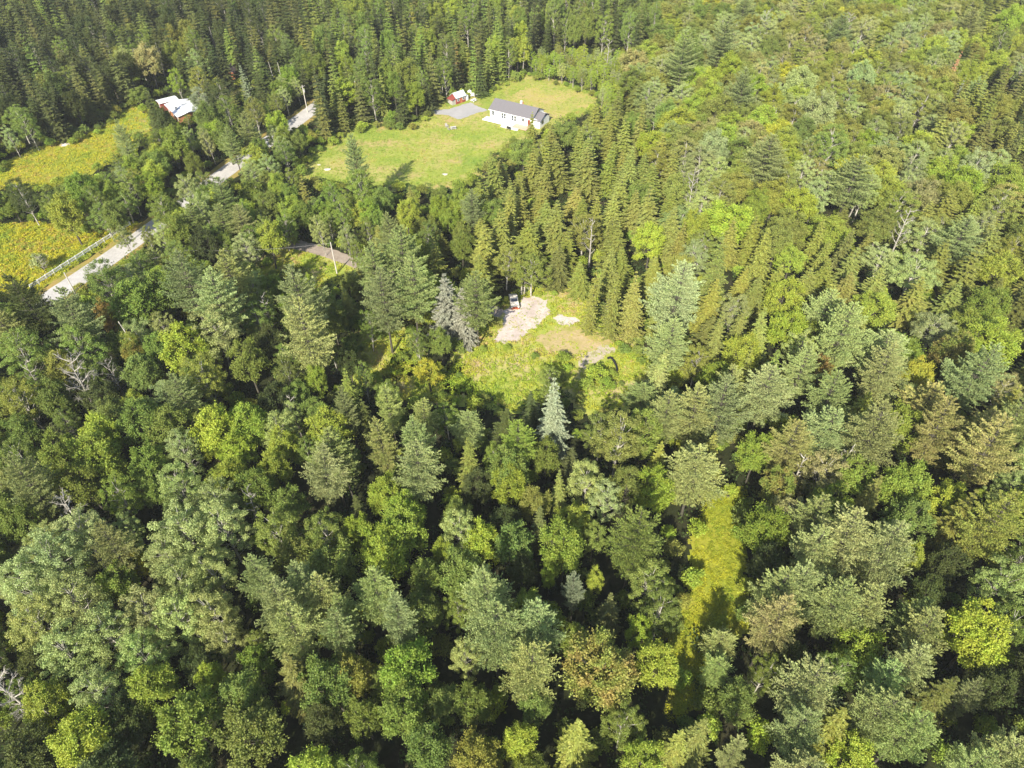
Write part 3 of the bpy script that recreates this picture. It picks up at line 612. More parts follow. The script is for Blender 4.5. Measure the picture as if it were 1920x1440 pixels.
for k, (px, py, r, kind, tone, H0) in enumerate(HAND):
    if (px, py) in SPECIAL: T[k]['label'] = SPECIAL[(px, py)]
seq = {k: 0 for k in KN}; SRC = {k: {} for k in KN}
rt = np.random.default_rng(3)
NSELF = 0
for t in ind:
    kind = t['kind']; nm, cat, _ = KN[kind]; H0, R0 = TD[kind]; v = int(rt.integers(NV[kind])); mc, mt, mw = MESH[kind][v]
    sc_ = (t['R']/R0*rt.uniform(.93, 1.07), t['R']/R0*rt.uniform(.93, 1.07), t['H']/H0); rz = rt.uniform(0, 6.28)
    a, b = tone_rgb(t['tone'], rt, kind)
    if t['size'] > 13 or t['hand'] and kind != 'shrub':
        e = empty(nm, (t['x'], t['y'], 0), rz, sc_); e.rotation_euler = (rt.normal(0, .035), rt.normal(0, .035), rz)
        c = link(bpy.data.objects.new('crown', mc), e); c['tint'] = a; c['tint2'] = b
        link(bpy.data.objects.new('trunk', mt), e)
    else:
        e = bpy.data.objects.new(nm, mw); e.location = (t['x'], t['y'], 0); e.rotation_euler = (0, 0, rz); e.scale = sc_; COL.objects.link(e); e['tint'] = a; e['tint2'] = b
        SRC[kind].setdefault(v, e)
    tag(e, t.get('label'), cat, GRP[kind]); seq[kind] += 1

# ------------------------------------------------------------------ the rest of the forest: one object per kind
def forest(name, kind, L_, label):
    src = SRC[kind]; keys = sorted(src)
    me = bpy.data.meshes.new(name); me.vertices.add(len(L_)); H0, R0 = TD[kind]
    me.vertices.foreach_set("co", np.array([(t['x'], t['y'], 0) for t in L_], np.float32).ravel())
    def attr(n, ty, data, f):
        a = me.attributes.new(n, ty, 'POINT'); a.data.foreach_set(f, np.asarray(data).ravel())
    n = len(L_); tn = [tone_rgb(t['tone'], rt, kind) for t in L_]
    attr('var', 'INT', rt.integers(0, len(keys), n).astype(np.int32), 'value')
    attr('rot', 'FLOAT_VECTOR', np.stack([rt.normal(0, .04, n), rt.normal(0, .04, n), rt.uniform(0, 6.28, n)], 1).astype(np.float32), 'vector')
    attr('scl', 'FLOAT_VECTOR', np.array([(t['R']/R0, t['R']/R0, t['H']/H0) for t in L_], np.float32), 'vector')
    attr('tint', 'FLOAT_VECTOR', np.array([x[0] for x in tn], np.float32), 'vector'); attr('tint2', 'FLOAT_VECTOR', np.array([x[1] for x in tn], np.float32), 'vector')
    o = bpy.data.objects.new(name, me); COL.objects.link(o); tag(o, label, 'forest', None, 'stuff')
    ng = bpy.data.node_groups.new(name, 'GeometryNodeTree')
    ng.interface.new_socket('Geometry', in_out='INPUT', socket_type='NodeSocketGeometry'); ng.interface.new_socket('Geometry', in_out='OUTPUT', socket_type='NodeSocketGeometry')
    gi = ng.nodes.new('NodeGroupInput'); go = ng.nodes.new('NodeGroupOutput'); jn = ng.nodes.new('GeometryNodeJoinGeometry'); L = ng.links.new
    def na(nm, ty):
        a = ng.nodes.new('GeometryNodeInputNamedAttribute'); a.data_type = ty; a.inputs[0].default_value = nm; return [s for s in a.outputs if s.enabled][0]
    rot = na('rot', 'FLOAT_VECTOR'); scl = na('scl', 'FLOAT_VECTOR'); var = na('var', 'INT')
    for i, k in enumerate(keys):
        oi = ng.nodes.new('GeometryNodeObjectInfo'); oi.inputs['Object'].default_value = src[k]; oi.inputs['As Instance'].default_value = True
        cmpn = ng.nodes.new('FunctionNodeCompare'); cmpn.data_type = 'INT'; cmpn.operation = 'EQUAL'; ii = [s for s in cmpn.inputs if s.enabled]
        L(var, ii[0]); ii[1].default_value = i
        ip = ng.nodes.new('GeometryNodeInstanceOnPoints'); L(gi.outputs[0], ip.inputs['Points']); L(cmpn.outputs[0], ip.inputs['Selection']); L(oi.outputs['Geometry'], ip.inputs['Instance'])
        L(rot, ip.inputs['Rotation']); L(scl, ip.inputs['Scale']); L(ip.outputs[0], jn.inputs[0])
    L(jn.outputs[0], go.inputs[0]); md = o.modifiers.new('forest', 'NODES'); md.node_group = ng
    return o
FN = {'spruce': ('spruce_forest', "dense far forest of dark and olive spruces filling the upper picture"), 'maple': ('broadleaf_forest', "far yellow green broadleaf forest filling the upper right"),
      'birch': ('birch_forest', "far pale birches and aspens mixed through the forest"), 'pine': ('pine_forest', "far blue green pines scattered through the forest"), 'shrub': ('far_shrubs', "low green shrubs scattered between the trees")}
for kind in KN:
    L_ = [t for t in far if t['kind'] == kind]
    if L_:
        if not SRC[kind]:
            t = L_.pop(); H0, R0 = TD[kind]; e = bpy.data.objects.new(KN[kind][0], MESH[kind][0][2]); e.location = (t['x'], t['y'], 0); e.scale = (t['R']/R0, t['R']/R0, t['H']/H0); COL.objects.link(e)
            a, b = tone_rgb(t['tone'], rt, kind); e['tint'] = a; e['tint2'] = b; tag(e, "far %s at the edge of the forest" % KN[kind][2], KN[kind][1], GRP[kind]); SRC[kind][0] = e
        forest(FN[kind][0], kind, L_, FN[kind][1])
print("TREES total", len(T), "individual", len(ind), {k: sum(t['kind'] == k for t in T) for k in KN}, {k: len(SRC[k]) for k in SRC})
#@@PLANTS
# ------------------------------------------------------------------ undergrowth and meadow plants
def plants(name, pts, hts, nleaf, spread, size, palette, seed, label, cat):
    rs = np.random.default_rng(seed); n = len(pts); pts = np.asarray(pts)
    idx = np.repeat(np.arange(n), nleaf); m = len(idx)
    a = rs.uniform(0, 6.28, m); r = np.sqrt(rs.uniform(0, 1, m))*spread*rs.uniform(.7, 1.3, n)[idx]; z = hts[idx]*(1-.55*(r/spread/1.3)**2)*rs.uniform(.45, 1.05, m)
    C = np.stack([pts[idx, 0]+r*np.cos(a), pts[idx, 1]+r*np.sin(a), z], 1)
    U = rs.normal(0, 1, (m, 3)); NN = rs.normal(0, .5, (m, 3))+np.array([0, 0, 1.]); sz = size*rs.uniform(.7, 1.4, m)
    V, Q = cards(C, U, NN, sz, sz*.6)
    pal = np.array([p[0] for p in palette]); w = np.array([p[1] for p in palette], float); w /= w.sum()
    # patchy choice: a smooth field decides most of each plant's colour
    f = np.clip(vnoise(pts[:, 0], pts[:, 1], 5, seed)*.7+vnoise(pts[:, 0], pts[:, 1], 1.6, seed+1)*.5-.1+rs.normal(0, .12, n), 0, .999)
    k = np.searchsorted(np.cumsum(w), f).clip(0, len(pal)-1)
    col = pal[k][idx]*rs.uniform(.82, 1.18, (m, 1))
    me = np_mesh(name, V, Q, [M_PLANT]); at_ = me.attributes.new('leafcol', 'FLOAT_COLOR', 'FACE')
    at_.data.foreach_set('color', np.concatenate([col, np.ones((m, 1))], 1).astype(np.float32).ravel())
    o = bpy.data.objects.new(name, me); COL.objects.link(o); return tag(o, label, cat, None, 'stuff')
def pts_in(polys_w, dens, grow, seed, avoid=()):
    rs = np.random.default_rng(seed); out = []
    for poly in polys_w:
        xs = [p[0] for p in poly]; ys = [p[1] for p in poly]; x0, x1, y0, y1 = min(xs)-grow, max(xs)+grow, min(ys)-grow, max(ys)+grow
        n = int((x1-x0)*(y1-y0)*dens); x = rs.uniform(x0, x1, n); y = rs.uniform(y0, y1, n)
        k = in_poly(x, y, poly) | (dist_seg(x, y, poly) < grow)
        for av in avoid: k &= ~in_poly(x, y, av)
        k &= (dist_seg(x, y, ROADnp, False) > 4.0) & (dist_seg(x, y, DRIVEnp, False) > 2.1)
        out.append(np.stack([x[k], y[k]], 1))
    return np.concatenate(out)
GOLDPAL = [((.26, .35, .04), 2), ((.38, .42, .035), 3), ((.50, .46, .03), 2.8), ((.48, .36, .08), 1.5), ((.31, .38, .05), 2)]
GREENPAL = [((.25, .36, .035), 2), ((.33, .41, .04), 3), ((.43, .44, .05), 2.8), ((.48, .42, .10), 1.2), ((.50, .37, .16), 1)]
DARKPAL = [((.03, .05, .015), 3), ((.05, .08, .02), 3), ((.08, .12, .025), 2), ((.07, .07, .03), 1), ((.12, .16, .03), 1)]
gp = pts_in([W(A_GOLD)], 2.6, 1.5, 1); plants("goldenrod_meadow", gp, RNG.uniform(.35, .75, len(gp)), 18, .5, .26, GOLDPAL, 1, "yellow goldenrod and weeds filling the roadside meadow", "wildflowers")
gp = pts_in([W(A_LANE), W([(1285, 1175), (1330, 1175), (1320, 1300), (1262, 1340)])], 4.8, .9, 2); plants("lane_weeds", gp, RNG.uniform(.08, .28, len(gp)), 18, .4, .2, [((.23, .31, .03), 2), ((.33, .37, .03), 3), ((.43, .43, .03), 2.4), ((.34, .33, .05), 1)], 2, "yellow green weeds carpeting the straight grassy lane", "weeds")
gp = pts_in([W(A_LEFT)], 1.4, 1.5, 3); plants("meadow_grass", gp, RNG.uniform(.15, .4, len(gp)), 14, .6, .28, GOLDPAL, 3, "yellow and tan meadow plants across the left meadow", "grass")
gp = pts_in([W(A_LAWN), W(A_STRIPE), W(A_YARD)], 1.3, 2.6, 6, [W(P_YARDPAVE), W([(905, 190), (1005, 205), (1022, 245), (905, 232)])]); gp = gp[~in_poly(*[np.array([proj(a, b, 0)[i] for a, b in gp]) for i in (0, 1)], [(848, 170), (900, 176), (900, 200), (848, 205)])]
_e = np.min([dist_seg(gp[:, 0], gp[:, 1], W(A_LAWN))], 0); plants("lawn_tufts", gp, RNG.uniform(.05, .14, len(gp))+.4*np.clip(1-_e/2.5, 0, 1), 10, .5, .26, [((.21, .32, .04), 3), ((.30, .38, .05), 3), ((.41, .41, .08), 2), ((.45, .35, .12), 1)], 6, "short green and tan grass tufts over the house's lawn", "grass")
avo = [W([(a, b) for a, b in p_]) for p_ in (P_GRAVEL1, P_GRAVEL2, P_SAND, P_BARE)]
_w = pts_in(avo, 1.3, .6, 8); plants("gravel_weeds", _w, RNG.uniform(.05, .25, len(_w)), 9, .3, .2, GREENPAL, 8, "sparse weeds creeping over the gravel and sand", "weeds")
gp = pts_in([W(A_CLEAR), W(A_SMALL), W(A_MID1), W(A_MID2)], 2.4, 2.6, 4, avo); 
_h = RNG.uniform(.1, .35, len(gp))+.25*np.clip((150-gp[:, 1])/30, 0, 1); plants("clearing_weeds", gp, _h, 14, .5, .27, GREENPAL, 4, "green and tan weeds growing over the clearing", "weeds")
n = 42000; ux = RNG.uniform(-300, 300, n); uy = 10+RNG.uniform(0, 1, n)**.8*380
q = np.stack([ux, uy], 1); P_ = np.array([proj(a, b, 0) for a, b in q]); k = (P_[:, 0] > -60) & (P_[:, 0] < 1980) & (P_[:, 1] > -20) & (P_[:, 1] < 1560)
for poly in CLEAR[:9]: k &= ~(in_poly(ux, uy, W(poly)) | (dist_seg(ux, uy, W(poly)) < 1.0))
k &= (dist_seg(ux, uy, ROADnp, False) > 4.6) & (dist_seg(ux, uy, DRIVEnp, False) > 2.6); q = q[k]
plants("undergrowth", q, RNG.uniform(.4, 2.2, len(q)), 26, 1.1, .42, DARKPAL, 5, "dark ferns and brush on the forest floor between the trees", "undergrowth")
#@@OBJECTS
# ------------------------------------------------------------------ buildings and things
class MB:
    def __init__(s): s.V = []; s.F = []
    def add(s, V, F):
        o = len(s.V); s.V += [tuple(v) for v in V]; s.F += [tuple(i+o for i in f) for f in F]; return s
    def box(s, x0, x1, y0, y1, z0, z1):
        return s.add([(x0, y0, z0), (x1, y0, z0), (x1, y1, z0), (x0, y1, z0), (x0, y0, z1), (x1, y0, z1), (x1, y1, z1), (x0, y1, z1)],
                     [(0, 3, 2, 1), (4, 5, 6, 7), (0, 1, 5, 4), (1, 2, 6, 5), (2, 3, 7, 6), (3, 0, 4, 7)])
    def prism(s, prof, x0, x1):        # profile in (y,z) run along x
        n = len(prof)
        return s.add([(x0, a, b) for a, b in prof]+[(x1, a, b) for a, b in prof], [tuple(range(n))[::-1], tuple(range(n, 2*n))]+[(i, (i+1) % n, n+(i+1) % n, n+i) for i in range(n)])
    def prismy(s, prof, y0, y1):       # profile in (x,z) run along y
        n = len(prof)
        return s.add([(a, y0, b) for a, b in prof]+[(a, y1, b) for a, b in prof], [tuple(range(n)), tuple(range(n, 2*n))[::-1]]+[(i, n+i, n+(i+1) % n, (i+1) % n) for i in range(n)])
    def tube(s, p0, p1, r0, r1=None, n=8):
        V, Q = tubes([(p0, p1, r0, r1 if r1 is not None else r0)], n); s.add(V, [tuple(q) for q in Q]); k = len(s.V)-2*n
        s.F.append(tuple(k+i for i in range(n))[::-1]); s.F.append(tuple(k+n+i for i in range(n))); return s
    def build(s, name, m, parent=None, bevel=0):
        me = bpy.data.meshes.new(name); me.from_pydata(s.V, [], s.F); me.materials.append(m); me.update()
        o = link(bpy.data.objects.new(name, me), parent)
        if bevel:
            b = o.modifiers.new('bevel', 'BEVEL'); b.width = bevel; b.segments = 2; b.limit_method = 'ANGLE'
        return o
C_WHITE = plain("white_siding", (.78, .78, .77), .55, .04); C_TRIM = plain("white_trim", (.82, .82, .8), .5, .03); C_GLASS = plain("window_glass", (.04, .05, .06), .08, .2, spec=.8)
C_SHING = plain("grey_shingles", (.16, .15, .158), .9, .18, 6); C_DECK = plain("pale_deck_boards", (.70, .67, .62), .7, .08, 4); C_TAN = plain("tan_deck_boards", (.52, .38, .27), .75, .12, 4)
C_RED = plain("red_clapboard", (.24, .055, .042), .7, .15, 3); C_REDD = plain("weathered_red_wall", (.40, .13, .06), .8, .25, 1.5); C_METAL = plain("white_metal_roof", (.80, .80, .82), .45, .03, 1, spec=.5)
C_GREYR = plain("pale_grey_roof", (.50, .59, .61), .6, .06, 3); C_BLACK = plain("black_plastic", (.02, .02, .022), .4, .2); C_DARK = plain("dark_brown_roof", (.07, .05, .055), .85, .3, 1.2); C_CONC = plain("concrete_blocks", (.5, .48, .45), .9, .1)
C_GREY = plain("weathered_wood", (.36, .34, .31), .85, .2, 5); C_POLE = plain("bleached_pole_wood", (.52, .48, .42), .85, .15, 3); C_PAINT = plain("fence_paint", (.80, .80, .78), .6, .05, 3)
C_BLUE = plain("blue_grey_paint", (.16, .17, .24), .4, .12); C_CAR = plain("silver_blue_car_paint", (.30, .34, .40), .25, .05, metal=.4); C_TRUCK = plain("cream_truck_paint", (.72, .66, .56), .35, .06); C_RUST = plain("rusty_red_metal", (.38, .09, .04), .7, .3, 5)
C_TYRE = plain("tyre_rubber", (.025, .025, .025), .9, .2); C_ORANGE = plain("orange_brown_wall", (.33, .14, .06), .8, .2, 2); C_REDDOOR = plain("brick_red_door", (.20, .04, .03), .5, .1); C_ROCK = plain("pale_rock", (.55, .50, .45), .95, .2, 2); C_CHIM = plain("chimney_flue_metal", (.5, .5, .48), .5, .1)
def base(name, pA, pB):
    """empty at ground point under pixel pA, its x axis towards the ground point under pB; returns it and the distance"""
    a = Vector(at(*pA)); b = Vector(at(*pB)); d = b-a; return empty(name, a, math.atan2(d.y, d.x)), d.length
def window(parent, x, z, w, h, y=0.0, panes=1, sill=True):
    f = MB(); t = .07
    f.box(x, x+w, y-.05, y+.02, z-t, z).box(x, x+w, y-.05, y+.02, z+h, z+h+t).box(x-t, x, y-.05, y+.02, z-t, z+h+t).box(x+w, x+w+t, y-.05, y+.02, z-t, z+h+t).box(x, x+w, y-.04, y+.01, z+h*.5-.025, z+h*.5+.025)
    o = f.build('window', C_TRIM, parent); MB().box(x, x+w, y-.025, y-.005, z, z+h*.5-.025).box(x, x+w, y-.025, y-.005, z+h*.5+.025, z+h).build('pane', C_GLASS, o); return o

# --- the long white house
h, L = base('ranch_house', (919, 222), (997, 241)); Wd = 8.0; Hh = 2.9; Rg = 1.9
tag(h, "long white house with grey shingle roof on the lawn", 'house')
MB().box(0, L, 0, Wd, 0, .35).build('foundation', C_CONC, h)
MB().prism([(.02, .35), (Wd-.02, .35), (Wd-.02, .35+Hh), (Wd/2, .35+Hh+Rg-.06), (.02, .35+Hh)], .02, L-.02).build('wall', C_WHITE, h)
def gable(L0, L1, W0, W1, z, rg, ov=.35, th=.14):
    m = (W0+W1)/2; k = rg/((W1-W0)/2); z0 = z-ov*k
    return [(W0-ov, z0), (m, z+rg), (W1+ov, z0), (W1+ov, z0+th), (m, z+rg+th), (W0-ov, z0+th)], L0-ov, L1+ov
pr, a0, a1 = gable(0, L, 0, Wd, .35+Hh, Rg); rf_ = MB().prism(pr, a0, a1).build('roof', C_SHING, h)
MB().box(L*.56, L*.56+.6, Wd*.56, Wd*.56+.6, .35+Hh+Rg-.6, .35+Hh+Rg+.75).build('chimney', C_WHITE, rf_); MB().tube((L*.62, Wd*.6, 4.6), (L*.62, Wd*.6, 5.6), .14).build('vent_pipe', C_RUST, rf_)
MB().box(a0, a1, -.42, -.33, 2.92, 3.1).build('fascia', C_TRIM, h)
for x, z, w, hh in [(.75, 1.3, .9, 1.3), (4.3, .95, .7, 1.7), (5.25, .95, .7, 1.7), (8.1, .95, .7, 1.7), (9.05, .95, .7, 1.7), (11.9, 1.5, .9, 1.0)]:
    window(h, x*L/15.5, z+.1, w, hh)
d_ = MB().box(14.0*L/15.5, 14.0*L/15.5+.95, -.05, .01, .7, 2.5).build('door', C_REDDOOR, h); MB().box(14.0*L/15.5+.1, 14.0*L/15.5+.18, -.1, -.05, 1.5, 1.6).build('handle', C_BLACK, d_)
MB().prismy([(L, 1.0), (L+3.4, 1.0), (L+3.4, 1.0)], 0, .01) if 0 else None
e_ = MB().prismy([(L, .1), (L+2.5, .1), (L+2.5, 2.6), (L, 2.9)], .8, Wd-.8).build('side_wing', C_WHITE, h)
pr, a0, a1 = gable(L+.05, L+2.5, .8, Wd-.8, 2.55, 1.35, .3); MB().prism(pr, L+.06, a1).build('roof', C_SHING, e_)
gw = MB().box(L-.005, L+.03, Wd/2-.45, Wd/2+.45, 3.95, 4.75).build('gable_window', C_GLASS, h)
tv = MB().box(L+2.5, L+2.54, 2.0, 3.2, 1.1, 2.2).build('side_window', C_GLASS, h)
dk = MB().box(-1.3, L*.64, -2.75, -.03, .42, .55)
dk.build('deck', C_DECK, h)
MB().box(L*.64+.01, L*.97, -3.1, -.03, .36, .5).build('tan_deck', C_TAN, h)
p_ = MB()
for i in range(9): x = -1.2+(L*.97+1.0)*i/8; p_.box(x, x+.14, -2.7, -2.56, 0, .41 if x < L*.64 else .35)
p_.build('deck_posts', C_GREY, h)
MB().box(-1.3, L*.64, -2.81, -2.76, .3, .62).build('deck_skirt', C_TRIM, h)
st = MB()
for k in range(3): st.box(L*.4, L*.8, -3.12-.3*(k+1), -3.12-.3*k, 0, .36-.12*k)
st.build('deck_steps', C_DECK, h)
MB().box(-1.5, -.02, 3.2, 4.8, 0, 1.5).build('bulkhead', C_TRIM, h)
M4 = h.matrix_basis
def hloc(x, y, z=0):
    r = h.rotation_euler.z; return (h.location.x+x*math.cos(r)-y*math.sin(r), h.location.y+x*math.sin(r)+y*math.cos(r), z)
g_ = empty('barbecue_grill', hloc(L*.63, -4.9), h.rotation_euler.z); tag(g_, "dark covered barbecue grill in front of the white house's deck", 'grill')
MB().box(-.6, .6, -.3, .3, .7, .95).build('firebox', C_BLACK, g_, .03); MB().prism([(-.3, .96), (.3, .96), (.24, 1.2), (0, 1.32), (-.24, 1.2)], -.6, .6).build('lid', C_BLACK, g_)
for sx_ in (-.5, .5):
    for sy_ in (-.24, .24): MB().box(sx_-.03, sx_+.03, sy_-.03, sy_+.03, 0, .7).build('leg', C_BLACK, g_)

# --- red shed
s_, L = base('red_shed', (856, 196), (875, 189.5)); L = 3.9; Wd = 3.0; tag(s_, "small red shed with pale grey roof beside the grey gravel yard", 'shed')
MB().prism([(0, 0), (Wd, 0), (Wd, 2.3), (Wd/2, 3.35), (0, 2.3)], 0, L).build('wall', C_RED, s_)
pr, a0, a1 = gable(0, L, 0, Wd, 2.32, 1.1, .35, .1); MB().prism(pr, a0, a1).build('roof', C_GREYR, s_)
for x in (.45, 2.8): window(s_, x, 1.0, .75, .95)
MB().box(1.7, 2.6, -.04, .02, .05, 2.0).build('door', C_REDD, s_)
ln = MB().box(-1.5, -.01, .3, Wd-.2, 0, 1.7).build('lean_to', C_GREY, s_); MB().prismy([(-1.75, 1.6), (-.02, 2.2), (-.02, 2.3), (-1.75, 1.71)], 0, Wd).build('roof', C_RED, ln)
def local(e, x, y, z=0):
    r = e.rotation_euler.z; return (e.location.x+x*math.cos(r)-y*math.sin(r), e.location.y+x*math.sin(r)+y*math.cos(r), z)
f_ = empty('white_cabinet', local(s_, L+.9, .6), s_.rotation_euler.z); tag(f_, "upright white cabinet standing at the right end of the red shed", 'cabinet')
MB().box(-.5, .5, -.4, .4, .05, 1.75).build('body', C_TRIM, f_, .03); MB().box(-.48, .48, -.46, -.41, .1, 1.7).build('door', C_TRIM, f_)
b_ = empty('covered_boat', at(884, 178), math.radians(-60)); tag(b_, "white tarp covered boat behind the red shed", 'boat')
hull = MB(); prof = [(-2.2, .25), (-1.4, .85), (0, 1.0), (1.4, .8), (2.3, .08)]; V = []
for x, w in prof: V += [(x, -w, .9), (x, -w*.6, .3), (x, w*.6, .3), (x, w, .9)]
F = []
for i in range(4):
    for k in range(3): F.append((i*4+k, i*4+k+1, i*4+k+5, i*4+k+4))
F += [(0, 1, 2, 3), (19, 18, 17, 16)]; hull.add(V, F).build('hull', C_TRIM, b_)
V = []
for x, w in prof: V += [(x, -w-.03, .88), (x, 0, 1.35), (x, w+.03, .88)]
MB().add(V, [(i*3+k, i*3+k+3, i*3+k+4, i*3+k+1) for i in range(4) for k in range(2)]).build('tarp', C_METAL, b_)
t_ = empty('flat_trailer', at(892, 180.5), math.radians(12)); tag(t_, "low white flat trailer on the grass right of the covered boat", 'trailer')
MB().box(-1.9, 1.9, -.8, .8, .5, .62).build('bed', C_TRIM, t_, .02); MB().box(1.9, 3.0, -.05, .05, .5, .6).build('tongue', C_GREY, t_)
for y in (-.92, .92): MB().tube((0, y-.1, .33), (0, y+.1, .33), .33, n=16).build('wheel', C_TYRE, t_)
def picnic(name, px, rz, m, label):
    e = empty(name, at(*px), rz); tag(e, label, 'picnic table', None); MB().box(-.9, .9, -.38, .38, .7, .76).build('table_top', m, e)
    for y in (-.7, .7): MB().box(-.9, .9, y-.14, y+.14, .42, .47).build('bench', m, e)
    for x in (-.65, .65):
        q_ = MB(); q_.box(x-.04, x+.04, -.68, .68, .34, .41); q_.tube((x, -.55, 0), (x, -.2, .69), .05); q_.tube((x, .55, 0), (x, .2, .69), .05); q_.build('leg', m, e)
picnic('picnic_table', (850, 242), .3, C_CONC, "pale picnic table in the middle of the lawn")
picnic('picnic_table', (888, 190), .9, C_TRIM, "small white picnic table on grass right of the red shed")
def chair(px, rz, label, m=C_GREY):
    e = empty('lawn_chair', at(*px), rz); tag(e, label, 'chair', 'lawn chairs'); MB().box(-.35, .35, -.3, .35, .34, .4).build('seat', m, e)
    MB().add([(-.35, .33, .38), (.35, .33, .38), (.35, .62, 1.1), (-.35, .62, 1.1), (-.35, .28, .38), (.35, .28, .38), (.35, .57, 1.1), (-.35, .57, 1.1)], [(0, 1, 2, 3), (7, 6, 5, 4), (3, 2, 6, 7), (0, 3, 7, 4), (1, 5, 6, 2)]).build('backrest', m, e)
    for x in (-.4, .4):
        MB().box(x-.05, x+.05, -.32, .45, .56, .6).build('armrest', m, e); MB().box(x-.04, x+.04, -.3, -.22, 0, .56).build('leg', m, e); MB().box(x-.04, x+.04, .2, .3, 0, .56).build('leg', m, e)
chair((838, 238.5), .6, "grey lawn chair left of the pale picnic table"); chair((842.5, 244), 2.4, "grey lawn chair below left of the pale picnic table")

# --- white roofed barn: footprint from the roof corners
def quadbase(name, pa, pb, pc, z):
    a = Vector(at(*pa, z)); b = Vector(at(*pb, z)); c = Vector(at(*pc, z)); d = b-a; e = empty(name, (a.x, a.y, 0), math.atan2(d.y, d.x)); return e, d.length, (c-a).dot(Vector((-d.y, d.x, 0)).normalized())
b1, L, Wd = quadbase('barn', (308, 193), (332, 216), (337, 170), 3.6); tag(b1, "large orange brown barn with bright white metal roof, right of its smaller twin", 'barn')
Wd = max(6, min(Wd, 14)); L = max(6, min(L, 14))
import sys; print("BARN", L, Wd, file=sys.stderr)
MB().prism([(.3, 0), (Wd-.3, 0), (Wd-.3, 3.0), (Wd/2, 3.55), (.3, 3.0)], .3, L-.3).build('wall', C_ORANGE, b1)
pr, a0, a1 = gable(.3, L-.3, .3, Wd-.3, 3.05, .6, .5, .1); rfb = MB().prism(pr, a0, a1).build('roof', C_METAL, b1)
MB().box(L*.55, L*.55+.5, 1.2, 1.9, 3.0, 4.2).build('chimney', C_CHIM, rfb)
for x in (1.2, L*.5, L-2.2): window(b1, x, 1.2, .9, 1.1, .3)
MB().box(L-.3, L-.26, Wd*.3, Wd*.3+2.4, 0, 2.5).build('barn_door', C_REDD, b1)
b2, L, Wd = quadbase('small_barn', (293, 187), (300, 193.5), (311, 166), 2.9); L = 3.3; Wd = max(5, min(14, Wd)); print("BARN2", L, Wd)
tag(b2, "narrow red walled shed with white roof, left of the large white roofed barn", 'shed')
MB().box(0, L, 0, Wd, 0, 2.6).build('wall', C_RED, b2); MB().prismy([(-.3, 2.62), (L/2, 2.85), (L+.3, 2.62), (L+.3, 2.72), (L/2, 2.97), (-.3, 2.72)], -.3, Wd+.3).build('roof', C_METAL, b2)
window(b2, L*.4, 1.1, .8, .9)
# --- rust red cabin
c_, L = base('cabin', (418, 150), (431, 150)); L = 4.6; Wd = 9; tag(c_, "rust red cabin with dark brown roof half hidden among the upper left trees", 'cabin')
MB().prismy([(0, 0), (L, 0), (L, 2.5), (L/2, 3.7), (0, 2.5)], 0, Wd).build('wall', C_REDD, c_)
MB().prismy([(-.4, 2.35), (L/2, 3.85), (L+.4, 2.35), (L+.4, 2.47), (L/2, 3.98), (-.4, 2.47)], -.4, Wd+.4).build('roof', C_DARK, c_)
window(c_, .8, 1.1, .8, .9); MB().box(2.6, 3.5, -.04, .02, 0, 2.0).build('door', C_DARK, c_)
def car(name, loc, rz, paint, label, cat, truck=False):
    e = empty(name, loc, rz); tag(e, label, cat)
    if truck:
        body = MB().prism([(-2.5, .5), (2.2, .5), (2.2, 1.05), (-.9, 1.15), (-1.0, 1.15), (-2.5, 1.05)], -.93, .93)
        body.build('body', paint, e, .04)
        cabm = MB().prism([(-.95, 1.16), (.9, 1.16), (.6, 1.85), (-.35, 1.85)], -.85, .85).build('cab', paint, e, .05)
        MB().add([(-.75, -.93, 1.22), (.75, -.93, 1.22), (.68, -.47, 1.74), (-.68, -.47, 1.74)], [(0, 1, 2, 3)]).build('windshield', C_GLASS, cabm)
        for x in (-.87, .87): MB().add([(x, -.6, 1.2), (x, .7, 1.2), (x*.99, .5, 1.72), (x*.99, -.3, 1.72)], [(0, 1, 2, 3)]).build('side_window', C_GLASS, cabm)
        MB().box(-.9, .9, -2.66, -2.52, .42, .7).build('bumper', C_RUST, e); MB().box(-.55, .55, -2.54, -2.5, .72, .98).build('grille', C_RUST, e)
        for x in (-.75, .75): MB().tube((x, -2.56, .86), (x, -2.5, .86), .11, n=12).build('headlight', C_TRIM, e)
    else:
        MB().prism([(-2.2, .35), (2.2, .35), (2.25, .8), (1.6, .95), (-1.1, .98), (-2.15, .8)], -.88, .88).build('body', paint, e, .06)
        cabm = MB().prism([(-1.0, .98), (1.5, .95), (1.0, 1.42), (-.3, 1.45)], -.78, .78).build('cabin', C_GLASS, e, .04); MB().prism([(-.32, 1.452), (1.02, 1.43), (.95, 1.48), (-.25, 1.5)], -.72, .72).build('car_roof', paint, cabm)
        for x in (-.65, .65): MB().box(x-.18, x+.18, -2.24, -2.17, .6, .76).build('headlight', C_TRIM, e)
    for x in (-.86, .86):
        for y in (-1.55, 1.4):
            w_ = MB().tube((x-.11, y, .36), (x+.11, y, .36), .36, n=18).build('wheel', C_TYRE, e); MB().tube((x*1.0-.125, y, .36), (x+.125, y, .36), .19, n=12).build('rim', C_CHIM, w_)
    return e
car('parked_car', at(427, 158), .25, C_CAR, "grey blue car parked in front of the rust red cabin", 'car')
car('pickup_truck', at(963.5, 569), .12, C_TRUCK, "old cream truck with rusty red bumper at the gravel pad's far edge", 'truck', True)
u_ = empty('storage_box', at(1104, 605), .1); tag(u_, "blue grey box with dark lid behind the pale trunk at the clearing's right edge", 'box'); MB().box(-.7, .7, -.45, .45, .06, .85).build('body', C_BLUE, u_, .04); MB().box(-.76, .76, -.5, .5, .86, .96).build('lid', C_BLACK, u_, .02)
